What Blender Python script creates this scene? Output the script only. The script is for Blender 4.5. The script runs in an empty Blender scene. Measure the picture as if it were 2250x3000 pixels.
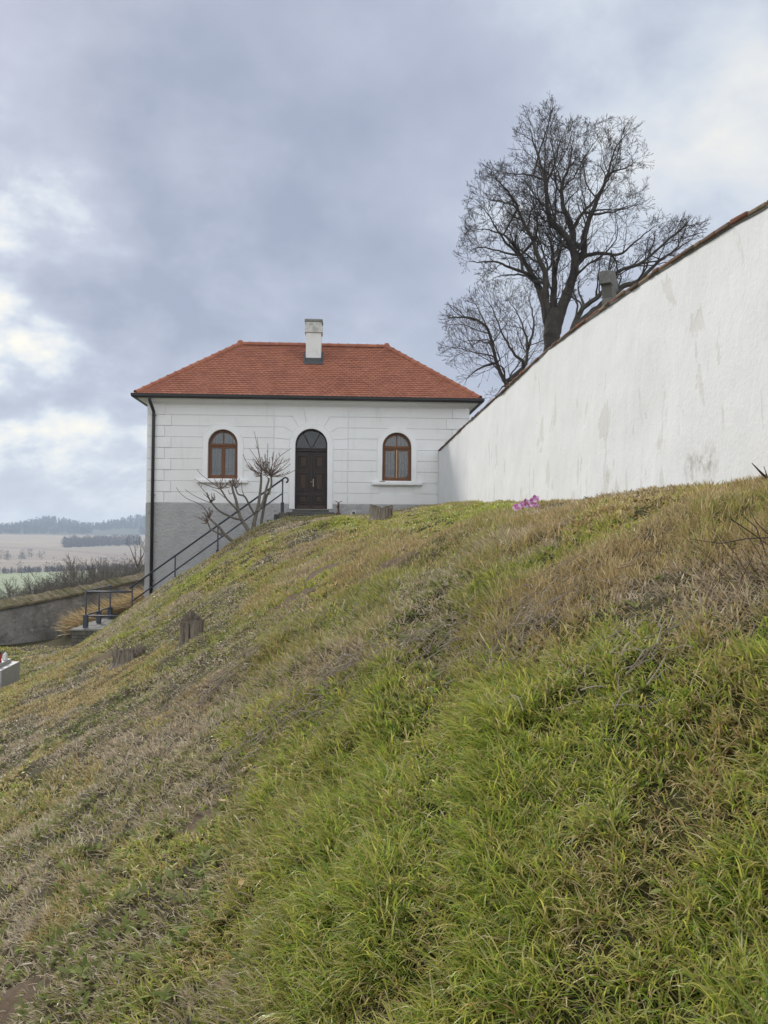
import bpy, math, random
import numpy as np
from mathutils import Matrix, Vector, kdtree

random.seed(7)
rng = np.random.default_rng(7)
S = bpy.context.scene
COL = S.collection

# ------------------------------------------------------------------ camera, sky, sun, exposure
FPX, ROLL, PITCH = 2250.0, 0.006, math.atan(70 / 2250.0)      # focal length in photo pixels, roll, pitch
cam_d = bpy.data.cameras.new('camera')
cam_d.sensor_fit = 'AUTO'; cam_d.sensor_width = 36.0; cam_d.lens = 27.0
cam_d.clip_start = 0.05; cam_d.clip_end = 9000
cam = bpy.data.objects.new('camera', cam_d); COL.objects.link(cam); S.camera = cam


def view_vec(u, w, v):
    return Vector((u, w * math.cos(PITCH) - v * math.sin(PITCH), w * math.sin(PITCH) + v * math.cos(PITCH)))


_r = view_vec(math.cos(ROLL), 0, math.sin(ROLL)); _u = view_vec(-math.sin(ROLL), 0, math.cos(ROLL)); _b = -view_vec(0, 1, 0)
cam.matrix_world = Matrix(((_r.x, _u.x, _b.x, 0), (_r.y, _u.y, _b.y, 0), (_r.z, _u.z, _b.z, 0), (0, 0, 0, 1)))


def ray(x, y):
    dx = (x - 1125) / FPX; dy = -(y - 1500) / FPX
    u = dx * math.cos(ROLL) - dy * math.sin(ROLL); v = dx * math.sin(ROLL) + dy * math.cos(ROLL)
    return np.array(view_vec(u, 1, v))


def at(x, y, Y):
    r = ray(x, y); return r * (Y / r[1])


SUN_AZ, SUN_EL = math.radians(-36), math.radians(36)           # azimuth from +Y, negative = left
sun_dir = Vector((math.sin(SUN_AZ) * math.cos(SUN_EL), math.cos(SUN_AZ) * math.cos(SUN_EL), math.sin(SUN_EL)))
sd = bpy.data.lights.new('sun', 'SUN'); sd.energy = 3.3; sd.angle = math.radians(10); sd.color = (1.0, 0.95, 0.86)
sun = bpy.data.objects.new('sun', sd); COL.objects.link(sun)
sun.rotation_euler = sun_dir.to_track_quat('Z', 'Y').to_euler()

W = bpy.data.worlds.new('World'); S.world = W; W.use_nodes = True
nt = W.node_tree; nt.nodes.clear()


def N(t, typ, **kw):
    n = t.nodes.new(typ)
    for k, v in kw.items():
        if k.startswith('i_'):
            n.inputs[int(k[2:]) if k[2:].isdigit() else k[2:]].default_value = v
        else:
            setattr(n, k, v)
    return n


def math_n(t, op, a, b=None, c=None, clamp=False):
    n = t.nodes.new('ShaderNodeMath'); n.operation = op; n.use_clamp = clamp
    for i, q in enumerate((a, b, c)):
        if q is None: continue
        if isinstance(q, (int, float)): n.inputs[i].default_value = q
        else: t.links.new(q, n.inputs[i])
    return n.outputs[0]


def ramp(t, fac, stops, interp='LINEAR'):
    n = t.nodes.new('ShaderNodeValToRGB'); n.color_ramp.interpolation = interp
    e = n.color_ramp.elements
    while len(e) > 1: e.remove(e[-1])
    e[0].position = stops[0][0]; e[0].color = (*stops[0][1], 1)
    for p, c in stops[1:]:
        q = e.new(p); q.color = (*c, 1)
    t.links.new(fac, n.inputs[0]); return n.outputs[0]


def mixc(t, fac, a, b, mode='MIX'):
    n = t.nodes.new('ShaderNodeMix'); n.data_type = 'RGBA'; n.blend_type = mode
    for idx, q in ((0, fac), (6, a), (7, b)):
        if isinstance(q, (int, float)): n.inputs[idx].default_value = q
        elif isinstance(q, tuple): n.inputs[idx].default_value = (*q, 1)
        else: t.links.new(q, n.inputs[idx])
    return n.outputs[2]


def build_sky():
    t = nt; L = t.links.new
    tc = N(t, 'ShaderNodeTexCoord')
    sep = N(t, 'ShaderNodeSeparateXYZ'); L(tc.outputs['Generated'], sep.inputs[0])
    x, y, z = sep.outputs
    zc = math_n(t, 'ADD', math_n(t, 'MAXIMUM', z, 0.0), 0.62)
    cmb = N(t, 'ShaderNodeCombineXYZ')
    L(math_n(t, 'DIVIDE', x, zc), cmb.inputs[0]); L(math_n(t, 'DIVIDE', y, zc), cmb.inputs[1])
    cmb.inputs[2].default_value = 3.1
    mp = N(t, 'ShaderNodeMapping'); L(cmb.outputs[0], mp.inputs[0])
    mp.inputs['Rotation'].default_value = (0, 0, math.radians(-24)); mp.inputs['Scale'].default_value = (0.95, 1.1, 1)
    mp.inputs['Location'].default_value = (5.2, -1.1, 0)

    def noise(scale, detail, rough, dist):
        n = N(t, 'ShaderNodeTexNoise'); L(mp.outputs[0], n.inputs['Vector'])
        n.inputs['Scale'].default_value = scale; n.inputs['Detail'].default_value = detail
        n.inputs['Roughness'].default_value = rough; n.inputs['Distortion'].default_value = dist
        return n.outputs[0]
    n1 = noise(2.9, 7, 0.52, 0.05); n2 = noise(1.4, 3, 0.5, 0.0); n3 = noise(8.5, 6, 0.55, 0.1)

    def dot(v):
        d = N(t, 'ShaderNodeVectorMath', operation='DOT_PRODUCT'); L(tc.outputs['Generated'], d.inputs[0])
        d.inputs[1].default_value = Vector(v).normalized(); return d.outputs['Value']
    glow = math_n(t, 'POWER', math_n(t, 'MAXIMUM', dot((-0.62, 0.9, 0.13)), 0.0), 9.0)
    glow_r = math_n(t, 'POWER', math_n(t, 'MAXIMUM', dot((0.62, 0.9, 0.60)), 0.0), 30.0)
    c = math_n(t, 'ADD', math_n(t, 'MULTIPLY', n1, 0.50), math_n(t, 'MULTIPLY', n2, 0.54))
    c = math_n(t, 'ADD', c, math_n(t, 'MULTIPLY', math_n(t, 'SUBTRACT', n3, 0.5), 0.22))
    c = math_n(t, 'ADD', c, math_n(t, 'MULTIPLY', math_n(t, 'MULTIPLY', math_n(t, 'SUBTRACT', n3, 0.5), glow), 0.8))
    c = math_n(t, 'ADD', c, math_n(t, 'MULTIPLY', glow, 0.195))
    dark = math_n(t, 'POWER', math_n(t, 'MAXIMUM', dot((0.06, 1.0, 0.42)), 0.0), 9.0)
    c = math_n(t, 'ADD', c, math_n(t, 'MULTIPLY', dark, -0.06))
    c = math_n(t, 'ADD', c, math_n(t, 'MULTIPLY', glow_r, 0.13))
    c = math_n(t, 'ADD', math_n(t, 'MULTIPLY', math_n(t, 'SUBTRACT', c, 0.56), 1.3), 0.555)
    cloud = ramp(t, c, [(0.28, (0.30, 0.345, 0.45)), (0.40, (0.36, 0.40, 0.50)), (0.50, (0.41, 0.45, 0.555)), (0.57, (0.465, 0.51, 0.605)), (0.64, (0.58, 0.63, 0.70)),
                        (0.71, (0.72, 0.735, 0.74)), (0.82, (0.90, 0.86, 0.75))])
    hz = math_n(t, 'POWER', math_n(t, 'SUBTRACT', 1.0, math_n(t, 'MAXIMUM', z, 0.0), clamp=True), 14.0)
    cloud = mixc(t, math_n(t, 'MULTIPLY', hz, 0.6), cloud, (0.58, 0.66, 0.74))
    # unseen sky behind the viewer and overhead, brightness added to light the house front
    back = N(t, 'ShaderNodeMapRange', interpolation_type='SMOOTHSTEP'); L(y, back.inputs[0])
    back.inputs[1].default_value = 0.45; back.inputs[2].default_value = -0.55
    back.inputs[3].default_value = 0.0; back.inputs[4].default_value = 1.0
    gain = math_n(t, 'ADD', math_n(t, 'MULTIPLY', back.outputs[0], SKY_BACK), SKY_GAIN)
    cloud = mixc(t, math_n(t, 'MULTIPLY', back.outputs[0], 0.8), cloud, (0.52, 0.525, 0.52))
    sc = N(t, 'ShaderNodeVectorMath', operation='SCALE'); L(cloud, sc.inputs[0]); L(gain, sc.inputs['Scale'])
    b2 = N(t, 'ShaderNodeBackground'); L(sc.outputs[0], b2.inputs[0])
    sky = N(t, 'ShaderNodeTexSky'); sky.sky_type = 'NISHITA'; sky.sun_disc = False
    sky.sun_elevation = SUN_EL; sky.sun_rotation = SUN_AZ
    b1 = N(t, 'ShaderNodeBackground'); L(sky.outputs[0], b1.inputs[0]); b1.inputs[1].default_value = 0.08
    mx = N(t, 'ShaderNodeMixShader'); mx.inputs[0].default_value = 0.9
    L(b1.outputs[0], mx.inputs[1]); L(b2.outputs[0], mx.inputs[2])
    o = N(t, 'ShaderNodeOutputWorld'); L(mx.outputs[0], o.inputs[0])


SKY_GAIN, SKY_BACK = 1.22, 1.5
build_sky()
S.view_settings.view_transform = 'Standard'; S.view_settings.look = 'None'
S.view_settings.exposure = 0.0; S.view_settings.gamma = 1.0
S.render.engine = 'CYCLES'
S.cycles.use_denoising = True; S.cycles.denoiser = 'OPENIMAGEDENOISE'; S.cycles.denoising_input_passes = 'RGB_ALBEDO_NORMAL'
S.cycles.max_bounces = 6; S.cycles.diffuse_bounces = 3; S.cycles.transparent_max_bounces = 16; S.cycles.volume_bounces = 0


# ------------------------------------------------------------------ helpers
def tag(o, label=None, cat=None, group=None, kind=None):
    for k, v in (('label', label), ('category', cat), ('group', group), ('kind', kind)):
        if v: o[k] = v
    return o


def empty(name, loc, label=None, cat=None, group=None, rz=0.0):
    o = bpy.data.objects.new(name, None); COL.objects.link(o); o.location = loc; o.rotation_euler[2] = rz
    o.empty_display_size = 0.2
    return tag(o, label, cat, group)


class MB:
    def __init__(s): s.v = []; s.f = []

    def add(s, vs, fs):
        b = len(s.v); s.v += [tuple(map(float, p)) for p in vs]; s.f += [tuple(b + i for i in f) for f in fs]; return s

    def box(s, x0, x1, y0, y1, z0, z1):
        vs = [(x, y, z) for z in (z0, z1) for y in (y0, y1) for x in (x0, x1)]
        return s.add(vs, [(0, 2, 3, 1), (4, 5, 7, 6), (0, 1, 5, 4), (2, 6, 7, 3), (0, 4, 6, 2), (1, 3, 7, 5)])

    def prism(s, poly, y0, y1):
        """polygon in (x, z), extruded from y0 (front) to y1"""
        n = len(poly)
        a = sum(poly[i][0] * poly[(i + 1) % n][1] - poly[(i + 1) % n][0] * poly[i][1] for i in range(n))
        if a < 0: poly = poly[::-1]
        vs = [(p[0], y0, p[1]) for p in poly] + [(p[0], y1, p[1]) for p in poly]
        return s.add(vs, [tuple(range(n)), tuple(range(2 * n - 1, n - 1, -1))] + [(i, i + n, (i + 1) % n + n, (i + 1) % n) for i in range(n)])

    def tube(s, pts, r, n=8, cap=True):
        pts = [Vector(p) for p in pts]
        rs = r if hasattr(r, '__len__') else [r] * len(pts)
        up = None; rings = []
        for i, p in enumerate(pts):
            d = (pts[min(i + 1, len(pts) - 1)] - pts[max(i - 1, 0)]).normalized()
            if up is None: up = Vector((0, 0, 1)) if abs(d.z) < 0.9 else Vector((1, 0, 0))
            a = d.cross(up)
            if a.length < 1e-4: a = d.orthogonal()
            a.normalize(); b = a.cross(d).normalized(); up = b
            rings.append([p + (a * math.cos(2 * math.pi * k / n) + b * math.sin(2 * math.pi * k / n)) * rs[i] for k in range(n)])
        vs = [q for g in rings for q in g]
        fs = [(i * n + k, i * n + (k + 1) % n, (i + 1) * n + (k + 1) % n, (i + 1) * n + k) for i in range(len(pts) - 1) for k in range(n)]
        if cap: fs += [tuple(range(n - 1, -1, -1)), tuple((len(pts) - 1) * n + k for k in range(n))]
        return s.add(vs, fs)

    def lathe(s, prof, c=(0, 0, 0), n=16):
        vs = [(c[0] + r * math.cos(2 * math.pi * k / n), c[1] + r * math.sin(2 * math.pi * k / n), c[2] + z) for r, z in prof for k in range(n)]
        m = len(prof)
        fs = [(i * n + k, i * n + (k + 1) % n, (i + 1) * n + (k + 1) % n, (i + 1) * n + k) for i in range(m - 1) for k in range(n)]
        fs += [tuple(range(n - 1, -1, -1)), tuple((m - 1) * n + k for k in range(n))]
        return s.add(vs, fs)

    def build(s, name, m, parent=None, smooth=False, bevel=0.0):
        me = bpy.data.meshes.new(name); me.from_pydata(s.v, [], s.f); me.update()
        return link_mesh(name, me, m, parent, smooth, bevel)


def link_mesh(name, me, m, parent=None, smooth=False, bevel=0.0):
    me.materials.append(m)
    if smooth: me.polygons.foreach_set('use_smooth', [True] * len(me.polygons))
    o = bpy.data.objects.new(name, me); COL.objects.link(o)
    if parent: o.parent = parent
    if bevel:
        b = o.modifiers.new('bevel', 'BEVEL'); b.width = bevel; b.segments = 2; b.limit_method = 'ANGLE'
    return o


def np_mesh(name, v, loops, starts, m, parent=None, col=None, smooth=False):
    """fast mesh from arrays: v (n,3), loops flat vertex ids, starts of each face"""
    me = bpy.data.meshes.new(name)
    me.vertices.add(len(v)); me.vertices.foreach_set('co', np.ascontiguousarray(v, dtype=np.float32).ravel())
    me.loops.add(len(loops)); me.loops.foreach_set('vertex_index', np.ascontiguousarray(loops, dtype=np.int32))
    me.polygons.add(len(starts)); me.polygons.foreach_set('loop_start', np.ascontiguousarray(starts, dtype=np.int32))
    if col is not None:
        a = me.attributes.new('tint', 'FLOAT_COLOR', 'POINT')
        c4 = np.ones((len(v), 4), dtype=np.float32); c4[:, :3] = col; a.data.foreach_set('color', c4.ravel())
    me.update(calc_edges=True); me.validate()
    return link_mesh(name, me, m, parent, smooth)


def mat(name, base, rough=0.8, var=(), bump=(), spec=0.3, metal=0.0, attr=None, transl=0.0):
    """var: (scale, colour, lo, hi[, stretch]) noise layers; bump: (scale, strength, distance) layers"""
    m = bpy.data.materials.new(name); m.use_nodes = True
    t = m.node_tree; p = t.nodes['Principled BSDF']; L = t.links.new
    p.inputs['Roughness'].default_value = rough; p.inputs['Metallic'].default_value = metal
    p.inputs['Specular IOR Level'].default_value = spec
    tc = N(t, 'ShaderNodeTexCoord')

    def noise(scale, stretch=None, detail=6, rough=0.6):
        n = N(t, 'ShaderNodeTexNoise'); n.inputs['Scale'].default_value = scale
        n.inputs['Detail'].default_value = detail; n.inputs['Roughness'].default_value = rough
        if stretch:
            mp = N(t, 'ShaderNodeMapping'); mp.inputs['Scale'].default_value = stretch
            L(tc.outputs['Object'], mp.inputs[0]); L(mp.outputs[0], n.inputs[0])
        else: L(tc.outputs['Object'], n.inputs[0])
        return n.outputs[0]
    c = base
    if attr:
        a = N(t, 'ShaderNodeAttribute'); a.attribute_name = attr; c = a.outputs['Color']
    for vv in var:
        sc, col, lo, hi = vv[:4]
        mr = N(t, 'ShaderNodeMapRange'); L(noise(sc, vv[4] if len(vv) > 4 else None), mr.inputs[0])
        mr.inputs[1].default_value = lo; mr.inputs[2].default_value = hi
        c = mixc(t, mr.outputs[0], c, col)
    if isinstance(c, tuple): p.inputs['Base Color'].default_value = (*c, 1)
    else: L(c, p.inputs['Base Color'])
    prev = None
    for b in bump:
        bn = N(t, 'ShaderNodeBump'); bn.inputs['Strength'].default_value = b[1]; bn.inputs['Distance'].default_value = b[2]
        L(noise(b[0], b[3] if len(b) > 3 else None), bn.inputs['Height'])
        if prev: L(prev, bn.inputs['Normal'])
        prev = bn.outputs[0]
    if prev: L(prev, p.inputs['Normal'])
    if transl:
        tr = N(t, 'ShaderNodeBsdfTranslucent'); mx = N(t, 'ShaderNodeMixShader'); mx.inputs[0].default_value = transl
        if isinstance(c, tuple): tr.inputs[0].default_value = (*c, 1)
        else: L(c, tr.inputs[0])
        o = t.nodes['Material Output']; L(p.outputs[0], mx.inputs[1]); L(tr.outputs[0], mx.inputs[2]); L(mx.outputs[0], o.inputs[0])
    return m


def vnoise(x, y, seed=0):
    """smooth value noise in numpy, about 0..1"""
    r = np.random.default_rng(seed).random((256, 256))
    xi = np.floor(x).astype(int); yi = np.floor(y).astype(int); fx = x - xi; fy = y - yi
    fx = fx * fx * (3 - 2 * fx); fy = fy * fy * (3 - 2 * fy)
    g = lambda a, b: r[a % 256, b % 256]
    return (g(xi, yi) * (1 - fx) + g(xi + 1, yi) * fx) * (1 - fy) + (g(xi, yi + 1) * (1 - fx) + g(xi + 1, yi + 1) * fx) * fy


def fbm(x, y, seed=0, oct=4):
    s = 0; a = 0.5
    for k in range(oct):
        s = s + a * vnoise(x * 2 ** k + 17 * k, y * 2 ** k + 31 * k, seed + k); a *= 0.5
    return s / (1 - 0.5 ** oct)


def smooth(a, b, x):
    t = np.clip((x - a) / (b - a), 0, 1); return t * t * (3 - 2 * t)


# ------------------------------------------------------------------ terrain
HA = math.radians(3.2)                                        # the house front turns away by this much
HC = np.array([-8.24, 26.7]); HU = np.array([math.cos(HA), math.sin(HA)]); HV = np.array([-math.sin(HA), math.cos(HA)])
WALL_U = 10.18                                                # where the white wall meets the front


def wall_x(Y):                                                # face of the white wall
    return HC[0] + HU[0] * WALL_U - (Y - (HC[1] + HU[1] * WALL_U)) * math.tan(HA)


PROF = [
    (-6, [(-22, -3.6), (-8, -3.5), (-2, -3.1), (0, -2.8), (2, -1.6), (4, -.3)]),
    (0, [(-22, -3.6), (-8, -3.4), (-3, -2.95), (-1.5, -2.45), (0, -1.6), (1, -1.02), (2, -.47), (3.5, .24)]),
    (3, [(-22, -3.6), (-8, -3.3), (-3.6, -2.9), (-2, -2.3), (0, -1.15), (1, -.57), (2, .02), (2.7, .29), (3.3, .39)]),
    (6, [(-22, -3.6), (-8, -3.2), (-4, -2.85), (-3, -2.4), (-1, -1.27), (0, -.7), (1, -.14), (2, .26), (3.1, .41)]),
    (9, [(-22, -3.6), (-8, -3.2), (-5, -2.9), (-4, -2.45), (-2, -1.4), (-1, -.82), (0, -.3), (1, .13), (2, .36), (2.95, .51)]),
    (13, [(-22, -3.6), (-10, -3.45), (-7, -3.2), (-5, -2.54), (-3, -1.42), (-2, -.86), (-1, -.3), (0, .1), (1, .36), (2.74, .60)]),
    (18, [(-22, -3.9), (-12, -3.65), (-8.4, -3.52), (-7, -2.85), (-5.5, -1.85), (-4.4, -1.12), (-3.4, -.5), (-2.6, -.08), (-1.5, .28), (0, .42), (1.24, .62), (2.42, .78)]),
    (23.6, [(-22, -4.2), (-13, -3.5), (-10, -3.66), (-9.4, -3.52), (-8.7, -3.08), (-8, -2.58), (-7.3, -1.98), (-6.4, -1.32), (-5.1, -.53), (-4.1, .14), (-3.5, .40), (-3.0, .57), (-1.5, .6), (0, .64), (1.65, .92), (2.2, .97)]),
    (25.1, [(-22, -4.4), (-14, -3.7), (-10, -3.65), (-8.1, -3.25), (-3.3, .42), (-2, .58), (0, .68), (2.05, 1.0)]),
    (28, [(-22, -4.6), (-14, -4.1), (-11.6, -3.75), (-10.4, -3.15), (-8.7, -2.6), (-7, -2.3), (-3, .5), (2, 1.0)]),
    (33, [(-22, -5.2), (-14, -4.6), (-11, -3.9), (-9.5, -2.9), (-8.4, -2.4), (-6, -2.2), (0, 0), (2, 1.0)]),
    (50, [(-22, -8), (-14, -6.5), (-10, -4.5), (-6, -3), (0, 0), (2, 1.0)]),
]
GX = np.arange(-22, 16.01, 0.1); GY = np.arange(-6, 50.01, 0.1)
_rows = np.array([np.interp(GX, *zip(*p)) for _, p in PROF]); _py = np.array([y for y, _ in PROF], float)


def _blur(a, k, axis):
    ker = np.hanning(2 * k + 3)[1:-1]; ker /= ker.sum()
    pad = [(0, 0), (0, 0)]; pad[axis] = (k, k)
    return np.apply_along_axis(lambda r: np.convolve(r, ker, 'valid'), axis, np.pad(a, pad, mode='edge'))


_rows = _blur(_rows, 5, 1)
GZ = np.array([[0.0]])
GZ = np.stack([np.interp(GY, _py, _rows[:, i]) for i in range(len(GX))], 1)
GZ = _blur(GZ, 6, 0)
_MX, _MY = np.meshgrid(GX, GY)
_fade = smooth(27, 24, _MY)
GZ += (fbm(_MX * 1.9, _MY * 1.9, 13) - 0.5) * 0.14 * _fade
GZ += (fbm(_MX * 0.9, _MY * 0.9, 3) - 0.5) * 0.16 * _fade + (fbm(_MX * 3.1, _MY * 3.1, 9) - 0.5) * 0.09 * _fade
_wx = wall_x(_MY)
GZ = np.where(_MX > _wx + 0.2, np.maximum(1.3, 0), GZ)
GZ = np.where((_MX > _wx + 0.2) & (_MY > 27), 1.1, GZ)


def gz(X, Y):
    X = np.asarray(X, float); Y = np.asarray(Y, float)
    fx = np.clip((X - GX[0]) / 0.1, 0, len(GX) - 1.001); fy = np.clip((Y - GY[0]) / 0.1, 0, len(GY) - 1.001)
    i = fx.astype(int); j = fy.astype(int); a = fx - i; b = fy - j
    return (GZ[j, i] * (1 - a) + GZ[j, i + 1] * a) * (1 - b) + (GZ[j + 1, i] * (1 - a) + GZ[j + 1, i + 1] * a) * b


def hit(x, y, far=26.0):
    """where the sight line through a photo pixel meets the ground"""
    r = ray(x, y); t = np.arange(0.9, far, 0.02)
    d = r[2] * t - gz(r[0] * t, r[1] * t)
    k = np.argmax(d < 0) if (d < 0).any() else len(t) - 1
    return np.array([r[0] * t[k], r[1] * t[k], gz(r[0] * t[k], r[1] * t[k])])


def hitd(x, y, far=26.0):                                     # same, from a 1659-wide view of the photo
    return hit(x * 1.3563, y * 1.3563, far)


# zones of different growth on the slope, outlined on the ground
def zone(pts): return np.array([hitd(*p)[:2] for p in pts])


Z_LUSH = zone([(620, 2205), (650, 1980), (690, 1740), (930, 1550), (1300, 1400), (1655, 1330), (2100, 1280), (2100, 2205)])
Z_LUSH = np.vstack([Z_LUSH, [[3.0, -1.0], [-1.0, -1.0]]])
Z_MIXG = zone([(120, 2205), (560, 2205), (600, 1950), (640, 1700), (900, 1530), (1300, 1400), (1655, 1330), (2100, 1280), (2100, 1200), (1655, 1240), (1250, 1330), (980, 1440), (620, 1620), (380, 1950)])
Z_BROWN = zone([(620, 1230), (800, 1135), (1100, 1110), (1320, 1070), (1655, 1050), (1655, 1190), (1400, 1225), (1200, 1260), (950, 1260), (750, 1330)])
Z_BROWN = np.vstack([Z_BROWN[:2], [[0.5, 21], [2.4, 21], [3.3, 5], [3.0, 4]], Z_BROWN[5:]])
Z_TAN = zone([(0, 1400), (200, 1375), (330, 1420), (230, 1500), (160, 1600), (0, 1640)])
Z_CREST = zone([(190, 1395), (330, 1300), (560, 1160), (680, 1135), (600, 1240), (400, 1340), (260, 1430)])
Z_CREST = np.vstack([Z_CREST, [[-8, 25], [-3, 26]]]) if False else Z_CREST
Z_THATCH = zone([(200, 1540), (420, 1420), (640, 1390), (1000, 1370), (1250, 1310), (1300, 1360), (1000, 1440), (760, 1520), (600, 1610), (480, 1610), (250, 1650)])
Z_WEED = zone([(120, 1740), (420, 1620), (600, 1640), (540, 1790), (430, 1900), (220, 1800)])
SOIL = [(hitd(x, y), r) for x, y, r in ((430, 1790, .11), (40, 2170, .15), (710, 1235, .40), (830, 1235, .35), (640, 1300, .35), (180, 1440, .25), (225, 1425, .25))]


def inside(P, poly):
    x, y = P; r = np.zeros(x.shape, bool); n = len(poly)
    for i in range(n):
        x0, y0 = poly[i]; x1, y1 = poly[(i + 1) % n]
        if y0 == y1: continue
        r ^= ((y0 > y) != (y1 > y)) & (x < (x1 - x0) * (y - y0) / (y1 - y0) + x0)
    return r


ZN = ['olive', 'lush', 'mixg', 'brown', 'tan', 'crest', 'thatch', 'weed']


def zone_of(X, Y):
    """zone number per point, with ragged borders"""
    d = np.hypot(X, Y); s = np.clip(d * 0.12, 0.12, 0.9)
    jx = (fbm(X * 1.1, Y * 1.1, 41) - .5) * 3.2 * s + rng.normal(0, .42, X.shape) * s
    jy = (fbm(X * 1.1, Y * 1.1, 57) - .5) * 3.2 * s + rng.normal(0, .42, X.shape) * s
    P = (X + jx, Y + jy); z = np.zeros(X.shape, int)
    for k, poly in ((7, Z_WEED), (6, Z_THATCH), (4, Z_TAN), (5, Z_CREST), (2, Z_MIXG), (3, Z_BROWN), (1, Z_LUSH)):
        z[inside(P, poly)] = k
    f = np.clip(2.2 / np.sqrt(np.clip(d, 1.5, 30)), .45, 1.6)            # real patches, larger ones showing farther off
    n1, n2, n3 = fbm(X * f, Y * f, 201, 4), fbm(X * f * 1.3 + 40, Y * f * 1.3, 221, 4), fbm(X * f * 1.1 + 80, Y * f * 1.1, 241, 4)
    o = z.copy(); turf = np.isin(o, (0, 4, 5, 6, 7))
    z[turf & (n1 > np.where(o == 6, .66, .59))] = 2; z[turf & (n2 > .575)] = 6; z[turf & (n3 > .62)] = 7
    z[(o == 2) & (n2 > .60)] = 6; z[(o == 2) & (n1 > .60)] = 1; z[(o == 1) & (n2 > .665)] = 2; z[(o == 3) & (n1 > .61)] = 2; z[(o == 3) & (n3 > .62)] = 6
    return z


def soil_of(X, Y):
    s = np.zeros(X.shape)
    for c, r in SOIL:
        d = np.hypot(X - c[0], Y - c[1]) / r; d = d * (0.75 + 0.5 * fbm(X * 2.5 / r, Y * 2.5 / r, 77))
        s = np.maximum(s, smooth(1.0, 0.7, d))
    return s


GROUND_COL = np.array([(.11, .10, .045), (.06, .065, .022), (.085, .08, .03), (.14, .115, .06), (.18, .15, .075), (.12, .12, .045), (.15, .135, .085), (.12, .105, .06)])


def build_ground():
    xs = np.concatenate([np.arange(-22, -12, .5), np.arange(-12, 4.2, .1), np.arange(4.2, 16.01, .6)])
    ys = np.concatenate([np.arange(-6, 0, .4), np.arange(0, 10, .07), np.arange(10, 27, .12), np.arange(27, 50.01, .5)])
    X, Y = np.meshgrid(xs, ys); Zc = gz(X, Y)
    near = smooth(14, 4, np.hypot(X, Y))
    so = soil_of(X, Y)
    Zc = Zc + (fbm(X * 7, Y * 7, 5, 3) - .5) * .06 * near + so * (fbm(X * 13, Y * 13, 6, 4) - .25) * .16
    z = zone_of(X, Y); c = GROUND_COL[z] * (0.75 + 0.5 * fbm(X * 5, Y * 5, 21))[..., None]
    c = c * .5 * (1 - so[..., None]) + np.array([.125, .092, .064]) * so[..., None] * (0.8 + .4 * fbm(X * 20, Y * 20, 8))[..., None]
    h, w = X.shape; idx = np.arange(h * w).reshape(h, w)
    q = np.stack([idx[:-1, :-1], idx[:-1, 1:], idx[1:, 1:], idx[1:, :-1]], -1).reshape(-1, 4)
    m = mat('earth', (.1, .08, .05), .95, attr='tint', var=[(9, (.07, .055, .035), .55, .75)], bump=[(38, .6, .02), (140, .5, .008)], spec=.1)
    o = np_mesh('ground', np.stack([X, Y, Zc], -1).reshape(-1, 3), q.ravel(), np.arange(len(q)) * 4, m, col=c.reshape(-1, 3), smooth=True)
    tag(o, kind='structure')


build_ground()


# ------------------------------------------------------------------ the far country: valley, fields, hills
def far_z(r, az):
    """ground height out in the country by distance and azimuth (degrees)"""
    p = np.interp(r, [0, 30, 60, 110, 180, 300, 480, 640, 760, 1125, 1450, 1700, 1850], [-3, -4.6, -9.5, -17, -25, -33, -36.5, -30, -27, -16, -6, 0.5, 6])
    hill = 21 * np.exp(-((az + 23.5) / 1.7) ** 2) + 29 * np.exp(-((az + 17.2) / 2.6) ** 2) + 2
    hill = np.where((az > 0) | (az < -40), 14 + 8 * np.sin(az / 9), hill)
    return p + hill * smooth(1720, 2050, r)


def build_far():
    rs = np.concatenate([[16, 20, 24, 28, 33, 38, 44, 50, 57, 65, 75, 86, 98, 112, 130, 150, 175, 200, 230, 265, 300, 340, 380, 420], np.arange(440, 800, 8), np.arange(800, 2300, 14), [2350, 2450, 2600, 3000, 4000]])
    az = np.radians(np.concatenate([np.arange(-180, -34, 4), np.arange(-34, -10, .2), np.arange(-10, 181, 5)]))
    R, A = np.meshgrid(rs, az); X = R * np.sin(A); Y = R * np.cos(A); deg = np.degrees(A)
    zf = far_z(R, deg) + (fbm(X / 60, Y / 60, 4) - .5) * np.clip(R / 250, 0, 3)
    zn = gz(X, Y) - 0.5
    inn = (X > -22) & (X < 16) & (Y > -6) & (Y < 50)
    k = smooth(40, 95, R); Zc = np.where(inn, zn - .4, zn * (1 - k) + zf * k)
    n = fbm(X / 90, Y / 40, 12); c = np.zeros(X.shape + (3,)); c[:] = (.15, .14, .075)
    c[(R > 330) & (R < 650)] = (.24, .27, .15)
    c[(R >= 650) & (R < 980)] = (.25, .205, .155)
    mid = (R >= 980) & (R < 1130); c[mid] = (.26, .22, .165)
    c[(R >= 1130)] = (.30, .24, .17)
    st = (R > 700) & (R < 1000) & (np.abs((R - 800) / 22 + deg * .3 + 6 + n * 3) < .45); c[st] = (.34, .27, .21)
    st = (R > 800) & (R < 1100) & (np.abs((R - 900) / 30 + (deg + 19) * .8) < .3); c[st] = (.20, .11, .10)
    c[(R > 1600)] = (.06, .07, .045)
    c *= (.8 + .4 * n)[..., None]
    h, w = X.shape; idx = np.arange(h * w).reshape(h, w)
    q = np.stack([idx[:-1, :-1], idx[1:, :-1], idx[1:, 1:], idx[:-1, 1:]], -1).reshape(-1, 4)
    m = mat('field_soil', (.2, .2, .1), .95, attr='tint', spec=.1)
    o = np_mesh('fields_and_hills', np.stack([X, Y, Zc], -1).reshape(-1, 3), q.ravel(), np.arange(len(q)) * 4, m, col=c.reshape(-1, 3), smooth=True)
    tag(o, kind='structure')


build_far()


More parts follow.
